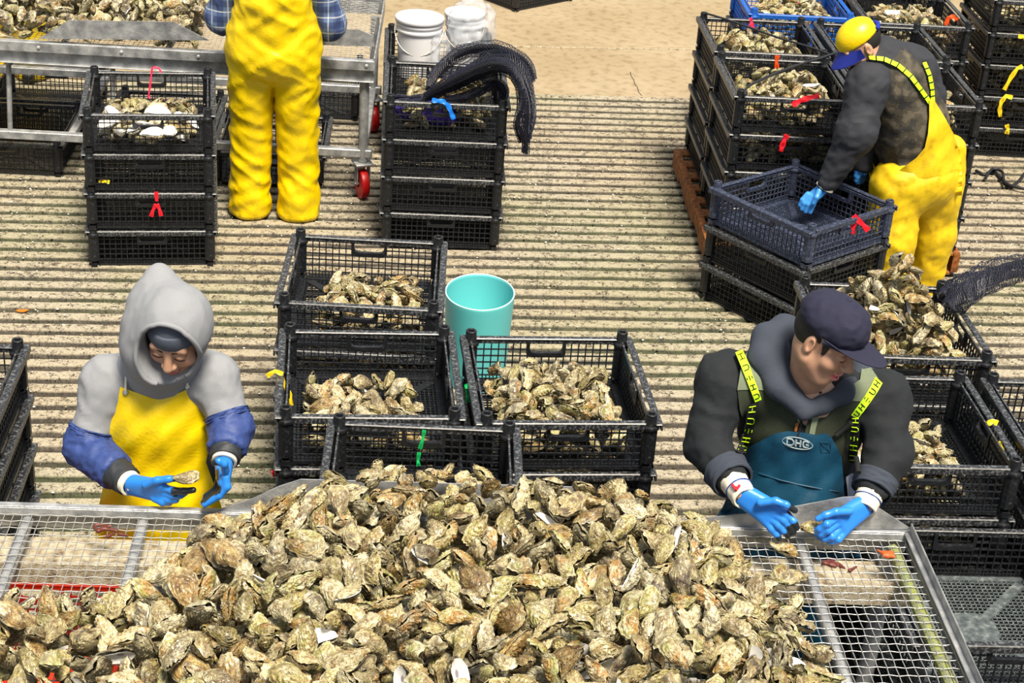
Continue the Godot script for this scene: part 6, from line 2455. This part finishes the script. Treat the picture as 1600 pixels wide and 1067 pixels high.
func build_ribbons() -> void:
	var pink := Color(0.95, 0.22, 0.38)
	var red := Color(0.90, 0.07, 0.15)
	var orange := Color(0.95, 0.30, 0.06)
	var yellow := Color(0.93, 0.80, 0.10)
	var green := Color(0.05, 0.66, 0.34)
	var blue := Color(0.05, 0.45, 0.85)
	ribbon("thin pink ribbon dangling inside the crate of white shells", pink, spot.a[3][0].z - 0.27, [[[252, 113], [248, 106], [241, 104], [237, 107]], [[238, 105], [236, 120], [234, 138], [232, 150], [235, 154]]], 0.011)
	ribbon("red ribbon on the stack before the far table", red, spot.a[1][0].z + 0.335, [[[244, 299], [245, 314]], [[244, 318], [239, 328], [236, 338]], [[245, 318], [249, 326], [252, 337]]], 0.02)
	ribbon("short yellow tie on the stack before the far table", yellow, spot.a[2][0].z + 0.335, [[[154, 284], [163, 282], [171, 284]]], 0.02)
	ribbon("bright blue ribbon knotted on the netting crate", blue, spot.b[3][0].z + 0.335, [[[675, 156], [684, 157], [693, 158], [700, 164], [705, 175], [709, 186]]], 0.026)
	ribbon("yellow tag hanging from a crate rim near the hooded worker", yellow, spot.d[3][0].z + 0.07, [[[442, 584], [430, 579], [417, 587]], [[436, 580], [446, 604], [453, 616], [455, 633]]], 0.017)
	ribbon("green tie round the rim of the crate before the turquoise tub", green, spot.e[3][0].z + 0.08, [[[726, 604], [736, 601], [742, 603]], [[732, 605], [731, 618], [732, 628]]], 0.018)
	ribbon("green ribbon on the crate against the sorting table", green, spot.h[3][0].z - 0.29, [[[663, 671], [661, 684], [656, 701]], [[655, 706], [653, 720], [654, 728]]], 0.014)
	ribbon("small red tie low on the yellow-tagged stack", red, spot.d[2][0].z + 0.33, [[[428, 734], [430, 744]]], 0.02)
	ribbon("pink ribbon on the far rim of a palletted crate", pink, spot.n1[3][0].z - 0.27, [[[1173, 27], [1174, 34], [1171, 44]], [[1174, 34], [1179, 46]]], 0.02)
	ribbon("orange ribbon hanging into the crate behind the red ribbon", orange, spot.n2[3][0].z - 0.27, [[[1215, 86], [1213, 95], [1214, 106]], [[1213, 108], [1212, 122], [1211, 131]]], 0.024)
	ribbon("red ribbon tied on the crate beside the yellow cap", red, spot.n2[3][0].z + 0.335, [[[1238, 164], [1250, 157], [1262, 153], [1280, 149]]], 0.03)
	ribbon("red ribbon below the one beside the yellow cap", red, spot.n2[2][0].z + 0.335, [[[1230, 210], [1226, 218], [1222, 228], [1220, 236]]], 0.03)
	ribbon("red bow tied on the empty crate", red, -7.46, [[[1334, 336], [1338, 341], [1333, 352], [1332, 365]], [[1338, 341], [1348, 350], [1357, 360]]], 0.028)
	ribbon("pink ribbon in the bright blue crate", pink, spot.n6[3][0].z - 0.30, [[[1245, 8], [1252, 4], [1258, 0]], [[1251, 4], [1250, 18]]], 0.024)
	ribbon("orange ribbon on the crate behind the camouflage jacket", orange, spot.n5[3][0].z + 0.1, [[[1478, 39], [1482, 27], [1490, 25], [1496, 31]]], 0.026)
	ribbon("long yellow ribbon on the tall stack", yellow, spot.r[2][0].z + 0.335, [[[1598, 103], [1590, 106], [1580, 120], [1569, 140]]], 0.028)
	ribbon("curled yellow ribbon on the tall stack", yellow, spot.r[1][0].z + 0.335, [[[1582, 152], [1572, 149], [1565, 158], [1562, 170], [1563, 182]]], 0.028)
	ribbon("short yellow ribbon on the tall stack", yellow, spot.r[0][0].z + 0.335, [[[1573, 194], [1575, 201], [1573, 209]]], 0.028)
	ribbon("yellow ribbon tip at the top of the tall stack", yellow, spot.r[3][0].z + 0.335, [[[1591, 56], [1600, 57], [1606, 66]]], 0.026)
	ribbon("yellow tie on the crate at the capped worker's elbow", yellow, spot.g[3][0].z + 0.02, [[[1543, 662], [1551, 657], [1559, 661]], [[1559, 690], [1563, 697], [1566, 706]]], 0.02)

func tub() -> void:
	var c := at_y(750, 456, 0.42)
	var t := thing("tub", "round turquoise plastic tub standing on the floor behind the crates", "tub", Vector3(c.x, 0, c.z))
	var m := mat(Color(0.36, 0.74, 0.75), 0.38)
	var mb := MB.new()
	var prof := [Vector2(0.0, 0.0), Vector2(0.128, 0.0), Vector2(0.134, 0.006), Vector2(0.151, 0.395), Vector2(0.1525, 0.415), Vector2(0.151, 0.420), Vector2(0.147, 0.420), Vector2(0.1455, 0.412), Vector2(0.128, 0.016), Vector2(0.0, 0.012)]
	mb.lathe(prof, 48, Vector3.ZERO, 1.0, 1.22)
	piece("body", mb.mesh(), m, t)
	mb = MB.new()
	var pts := []
	for k in 49:
		var a := TAU * k / 48
		pts.append(Vector3(cos(a) * 0.1495, 0.421, sin(a) * 0.1495 * 1.22))
	mb.tube(pts, 0.0035, 6, false)
	var rm := piece("rim", mb.mesh(), mat(Color(0.72, 0.93, 0.90), 0.4), t)
	rm.set_meta("label", "pale turquoise rim")

func bucket(label: String, at: Vector3, r := 0.148) -> void:
	var t := thing("bucket", label, "bucket", at, 0.0, "white buckets behind the netting")
	var mb := MB.new()
	mb.lathe([Vector2(0.0, 0.0), Vector2(r - 0.02, 0.0), Vector2(r - 0.017, 0.004), Vector2(r - 0.005, 0.27), Vector2(r + 0.003, 0.272), Vector2(r + 0.004, 0.290), Vector2(r - 0.003, 0.292), Vector2(r - 0.002, 0.305), Vector2(r + 0.004, 0.308), Vector2(r + 0.005, 0.322), Vector2(r - 0.002, 0.325)], 40)
	piece("body", mb.mesh(), M.white_plastic, t)
	mb = MB.new()
	mb.lathe([Vector2(r - 0.001, 0.330), Vector2(r + 0.010, 0.330), Vector2(r + 0.011, 0.350), Vector2(r + 0.006, 0.355), Vector2(r - 0.008, 0.355), Vector2(r - 0.014, 0.345), Vector2(0.02, 0.343), Vector2(0.0, 0.343)], 40)
	piece("lid", mb.mesh(), M.white_plastic, t)
	mb = MB.new()
	var pts := []
	for k in 17:
		var a := PI * k / 16
		pts.append(Vector3(cos(a) * (r + 0.012), 0.30 - 0.15 * sin(a), sin(a) * (r * 0.9)))
	mb.tube(pts, 0.003, 6)
	piece("handle", mb.mesh(), M.metal, t)

func clear_bag(label: String, at: Vector3, size: Vector3, seed_: int) -> void:
	var t := thing("plastic_bag", label, "plastic bag", at, 0.0, "clear plastic bags")
	var b := Blob.new()
	b.egg(Vector3(0, size.y, 0), size)
	b.egg(Vector3(size.x * 0.4, size.y * 0.5, 0), size * 0.55)
	var m := mat(Color(0.93, 0.95, 0.98, 0.22), 0.06)
	m.transparency = BaseMaterial3D.TRANSPARENCY_ALPHA
	piece("film", skin_mesh([crease(b.skin(0.014), 0.022, Vector3(13, 10, 13), seed_, 0.8)]), m, t)

# a sleeve of netting: a dark core of folded net and the knotted threads round it
func net_sleeve(parent: Node3D, pts: Array, rad: Array, seed_: int, core: Material, thread: Material) -> void:
	var curve := Curve3D.new()
	for p in pts: curve.add_point(p)
	var n := 46
	var line := []
	var rr := []
	var nz := FastNoiseLite.new()
	nz.seed = seed_
	nz.frequency = 1.0
	for i in n + 1:
		var u := i / float(n)
		var f := u * (pts.size() - 1)
		var i0 := mini(int(f), pts.size() - 2)
		var a: Vector3 = pts[maxi(i0 - 1, 0)]
		var d: Vector3 = pts[mini(i0 + 2, pts.size() - 1)]
		line.append(pts[i0].cubic_interpolate(pts[i0 + 1], a, d, f - i0))
		rr.append(lerpf(rad[i0], rad[i0 + 1], f - i0) * (1.0 + 0.25 * nz.get_noise_1d(u * 9.0)))
	var inner := []
	for r in rr: inner.append(r * 0.42)
	var mb := MB.new()
	mb.tube(line, inner, 9)
	piece("net_core", mb.mesh(), core, parent)
	# diamonds of thread
	mb = MB.new()
	var rings := []
	var side := Vector3.ZERO
	for i in n + 1:
		var t: Vector3 = (line[mini(i + 1, n)] - line[maxi(i - 1, 0)]).normalized()
		if side == Vector3.ZERO:
			side = t.cross(Vector3.UP if absf(t.y) < 0.9 else Vector3.RIGHT).normalized()
		side = (side - t * side.dot(t)).normalized()
		var up := side.cross(t)
		var ring := []
		for k in 14:
			var a := TAU * k / 14
			var w := 1.0 + 0.35 * nz.get_noise_3d(cos(a) * 1.5, sin(a) * 1.5, i * 0.12)
			ring.append(line[i] + (side * cos(a) + up * sin(a)) * rr[i] * w)
		rings.append(ring)
	for i in n:
		for k in 14:
			for e in [1, -1]:
				var a: Vector3 = rings[i][k]
				var b: Vector3 = rings[i + 1][(k + e + 14) % 14]
				thread_quad(mb, a, b, 0.0013)
	piece("threads", mb.mesh(), thread, parent)

func thread_quad(mb: MB, a: Vector3, b: Vector3, r: float) -> void:
	var t := (b - a).normalized()
	var s := t.cross(Vector3.UP if absf(t.y) < 0.9 else Vector3.RIGHT).normalized() * r
	var u := t.cross(s).normalized() * r
	mb.quad(a - s, b - s, b + u, a + u)
	mb.quad(a + u, b + u, b + s, a + s)
	mb.quad(a + s, b + s, b - s, a - s)

func netting() -> void:
	var o := at_z(690, 150, -8.20)
	var t := thing("netting", "bundle of black and navy netting slung over the crate of purple cloth", "netting", o)
	var core := mat(Color(0.035, 0.04, 0.07), 0.8)
	var thread := mat(Color(0.12, 0.13, 0.20), 0.55)
	var P := func(px: float, py: float, z: float) -> Vector3: return at_z(px, py, z) - o
	var runs := [
		[[[664, 150, -8.16], [690, 134, -8.18], [722, 112, -8.22], [756, 92, -8.26], [790, 88, -8.26], [812, 105, -8.2], [824, 135, -8.14], [830, 175, -8.1], [824, 215, -8.08]], [0.02, 0.04, 0.06, 0.055, 0.05, 0.045, 0.04, 0.04, 0.03]],
		[[[668, 148, -8.14], [700, 128, -8.14], [732, 112, -8.14], [770, 98, -8.14], [800, 104, -8.1], [818, 130, -8.06], [826, 165, -8.04], [822, 200, -8.03], [820, 238, -8.03]], [0.02, 0.035, 0.04, 0.04, 0.035, 0.03, 0.03, 0.035, 0.022]],
		[[[672, 150, -8.18], [706, 140, -8.2], [740, 124, -8.22], [776, 110, -8.2], [800, 118, -8.12], [812, 142, -8.06], [812, 170, -8.03], [806, 196, -8.02], [814, 222, -8.02]], [0.02, 0.03, 0.035, 0.03, 0.028, 0.028, 0.025, 0.02, 0.015]],
		[[[668, 140, -8.24], [680, 116, -8.32], [700, 96, -8.38], [730, 80, -8.40], [770, 78, -8.38], [800, 88, -8.32], [822, 104, -8.26], [832, 128, -8.22]], [0.02, 0.04, 0.05, 0.05, 0.05, 0.04, 0.03, 0.02]],
		[[[694, 154, -8.14], [724, 150, -8.18], [752, 140, -8.22], [776, 128, -8.24], [790, 140, -8.22], [786, 158, -8.2]], [0.02, 0.03, 0.035, 0.03, 0.025, 0.02]],
		[[[660, 150, -8.16], [640, 152, -8.14], [624, 150, -8.14], [614, 152, -8.14]], [0.022, 0.016, 0.014, 0.012]]]
	for k in 6:
		# a second, thinner strand beside each
		var copy := []
		for q in runs[k][0]: copy.append([q[0] + 5.0 * sin(k * 2.1 + q[1] * 0.02), q[1] + 6.0 * cos(k * 1.3), q[2] + 0.05])
		runs.append([copy, runs[k][1]])
	for k in runs.size():
		for i in runs[k][1].size(): runs[k][1][i] *= 0.80 if k < 6 else 0.85
	for k in runs.size():
		var pts := []
		for q in runs[k][0]: pts.append(P.call(q[0], q[1], q[2]))
		net_sleeve(t, pts, runs[k][1], 90 + k, core, thread)
	# loose net on the heaped crate, trailing off
	o = at_y(1520, 470, 0.80)
	t = thing("netting", "loose navy netting trailing from the heaped crate beside the navy cap", "netting", o)
	for q in [[[[1470, 462], [1490, 455], [1512, 448], [1540, 440], [1575, 430], [1610, 424]], [0.02, 0.05, 0.06, 0.05, 0.04, 0.03]], [[[1478, 480], [1494, 470], [1505, 455], [1530, 435], [1570, 418], [1610, 405]], [0.02, 0.05, 0.06, 0.055, 0.045, 0.03]]]:
		var pts := []
		for p in q[0]: pts.append(at_y(p[0], p[1], lerpf(0.84, 0.70, clampf((p[0] - 1500.0) / 110.0, 0, 1))) - o)
		net_sleeve(t, pts, q[1], 120, core, thread)

func cord(label: String, pts: Array, r: float, m: Material, called := "cord") -> void:
	var t := thing(called, label, "cord", pts[0])
	var mb := MB.new()
	var loc := []
	for i in pts.size(): loc.append(pts[i] - pts[0])
	var fine := []
	for i in loc.size() - 1:
		for k in 6:
			fine.append(loc[i].cubic_interpolate(loc[i + 1], loc[maxi(i - 1, 0)], loc[mini(i + 2, loc.size() - 1)], k / 6.0))
	fine.append(loc[-1])
	mb.tube(fine, r, 6)
	piece("strand", mb.mesh(), m, t)

func build_small_things() -> void:
	tub()
	var base_y: float = spot.b2[2][0].y + 0.012
	var c: Vector3 = spot.b2[2][0]
	bucket("white lidded bucket behind the netting, next to the far table", Vector3(c.x - 0.118, base_y, c.z + 0.02), 0.132)
	bucket("white bucket wrapped in clear plastic behind the netting", Vector3(c.x + 0.135, base_y, c.z - 0.14), 0.11)
	clear_bag("clear crumpled plastic bag bulging beside the white buckets", Vector3(c.x + 0.19, base_y + 0.20, c.z + 0.10), Vector3(0.13, 0.15, 0.11), 5)
	clear_bag("clear plastic bag squeezed between the white buckets", Vector3(c.x + 0.02, base_y + 0.12, c.z + 0.22), Vector3(0.045, 0.10, 0.04), 6)
	netting()
	# purple cloth in the crate under the netting
	var b := Blob.new()
	b.k = 0.03
	b.egg(Vector3(-0.10, 0.07, 0.0), Vector3(0.11, 0.05, 0.08))
	b.egg(Vector3(0.03, 0.06, 0.03), Vector3(0.09, 0.05, 0.08))
	var pc := thing("cloth", "crumpled purple cloth in the crate under the netting", "cloth", Vector3(spot.b[3][0].x - 0.04, spot.b[3][0].y + 0.018, spot.b[3][0].z + 0.13), deg_to_rad(4.7))
	piece("folds", skin_mesh([crease(b.skin(0.010), 0.014, Vector3(22, 18, 22), 3, 0.7)]), mat(Color(0.27, 0.17, 0.62), 0.7), pc)
	# big bleached shells in the top crate of the first stack
	var r := RandomNumberGenerator.new()
	r.seed = 5
	var white := mat(Color(0.93, 0.92, 0.89), 0.45)
	var a: Vector3 = spot.a[3][0]
	for q in [[174, 176, 1.5], [246, 172, 1.35], [166, 190, 1.2], [210, 200, 1.2], [238, 205, 1.1], [262, 203, 1.1], [276, 180, 1.0], [225, 192, 0.9], [188, 205, 0.9]]:
		var p := at_y(q[0], q[1], a.y + 0.115)
		var o := Node3D.new()
		o.name = numbered("white_shell")
		add_child(o)
		o.transform = Transform3D(Basis.from_euler(Vector3(r.randfn(0.5, 0.3), r.randf() * TAU, r.randfn(0, 0.3))).scaled(Vector3.ONE * q[2]), p)
		tag(o, "large bleached white shell in the top crate before the far table", "shell", "bleached shells in the top crate")
		piece("lower_shell", oy[13].lower, white, o)
		piece("inner_shell", oy[13].upper, white, o)
	build_ribbons()
	# straps over the palletted crates and on the floor
	var dark := mat(Color(0.11, 0.12, 0.14), 0.6)
	cord("dark elastic cord stretched across the far palletted crate", [at_y(1102, 20, 0.95), at_y(1135, 30, 0.95), at_y(1170, 42, 0.95), at_y(1215, 58, 0.95), at_y(1262, 72, 0.95), at_y(1296, 84, 0.95)], 0.006, dark)
	cord("dark elastic cord stretched over the crate with the red ribbon", [at_y(1164, 148, 0.95), at_y(1170, 134, 0.955), at_y(1210, 115, 0.955), at_y(1250, 100, 0.955), at_y(1280, 91, 0.955), at_y(1312, 80, 0.95)], 0.007, dark)
	cord("black strap lying in loops on the floor by the tall stack", [at_y(1525, 266, 0.012), at_y(1538, 272, 0.012), at_y(1552, 266, 0.012), at_y(1562, 276, 0.012), at_y(1578, 290, 0.012), at_y(1592, 282, 0.012), at_y(1604, 268, 0.012), at_y(1612, 280, 0.012)], 0.010, dark, "strap")
	cord("second black strap looped on the floor by the tall stack", [at_y(1540, 278, 0.030), at_y(1550, 264, 0.030), at_y(1566, 268, 0.030), at_y(1570, 284, 0.030), at_y(1590, 292, 0.03), at_y(1610, 296, 0.03)], 0.009, dark, "strap")
	# a fallen leaf and scraps of weed
	var lf := at_y(35, 486, 0.006)
	var lt := thing("leaf", "small orange leaf lying on the grooved floor", "leaf", lf, 0.3)
	var mb := MB.new()
	for sd in [1, -1]:
		var rows := []
		for i in 9:
			var u := i / 8.0 * 2.0 - 1.0
			var w := 0.016 * pow(maxf(1.0 - u * u, 0.0), 0.7)
			rows.append(PackedVector3Array([Vector3(u * 0.03, 0.003 + 0.004 * u * u + sd * 0.0006, -w), Vector3(u * 0.03, 0.002 + sd * 0.0006, 0), Vector3(u * 0.03, 0.004 + 0.004 * u * u + sd * 0.0006, w)]))
		if sd < 0: rows.reverse()
		mb.sheet(rows)
	piece("blade", mb.mesh(), mat(Color(0.80, 0.42, 0.06), 0.6), lt)
	for q in [[158, 830, 0.05, "brown weed scrap caught on the wire near the yellow apron"], [1306, 884, 0.045, "brown weed scrap on the bare wire past the oysters"], [1392, 868, 0.02, "small orange shell scrap on the bare wire"]]:
		var w := Blob.new()
		w.k = 0.01
		r.seed = int(q[0])
		for k in 7:
			var p0 := Vector3(r.randfn(0, q[2] * 0.5), 0.004, r.randfn(0, q[2] * 0.35))
			w.limb(p0, p0 + Vector3(r.randfn(0, 0.02), 0.002, r.randfn(0, 0.014)), 0.006, 0.003)
		var wt := thing("weed", q[3], "seaweed", at_y(q[0], q[1], WIRE_Y + 0.003))
		piece("fronds", skin_mesh([w.skin(0.003)]), mat(Color(0.36, 0.16, 0.12) if q[2] > 0.03 else Color(0.75, 0.33, 0.12), 0.5), wt)
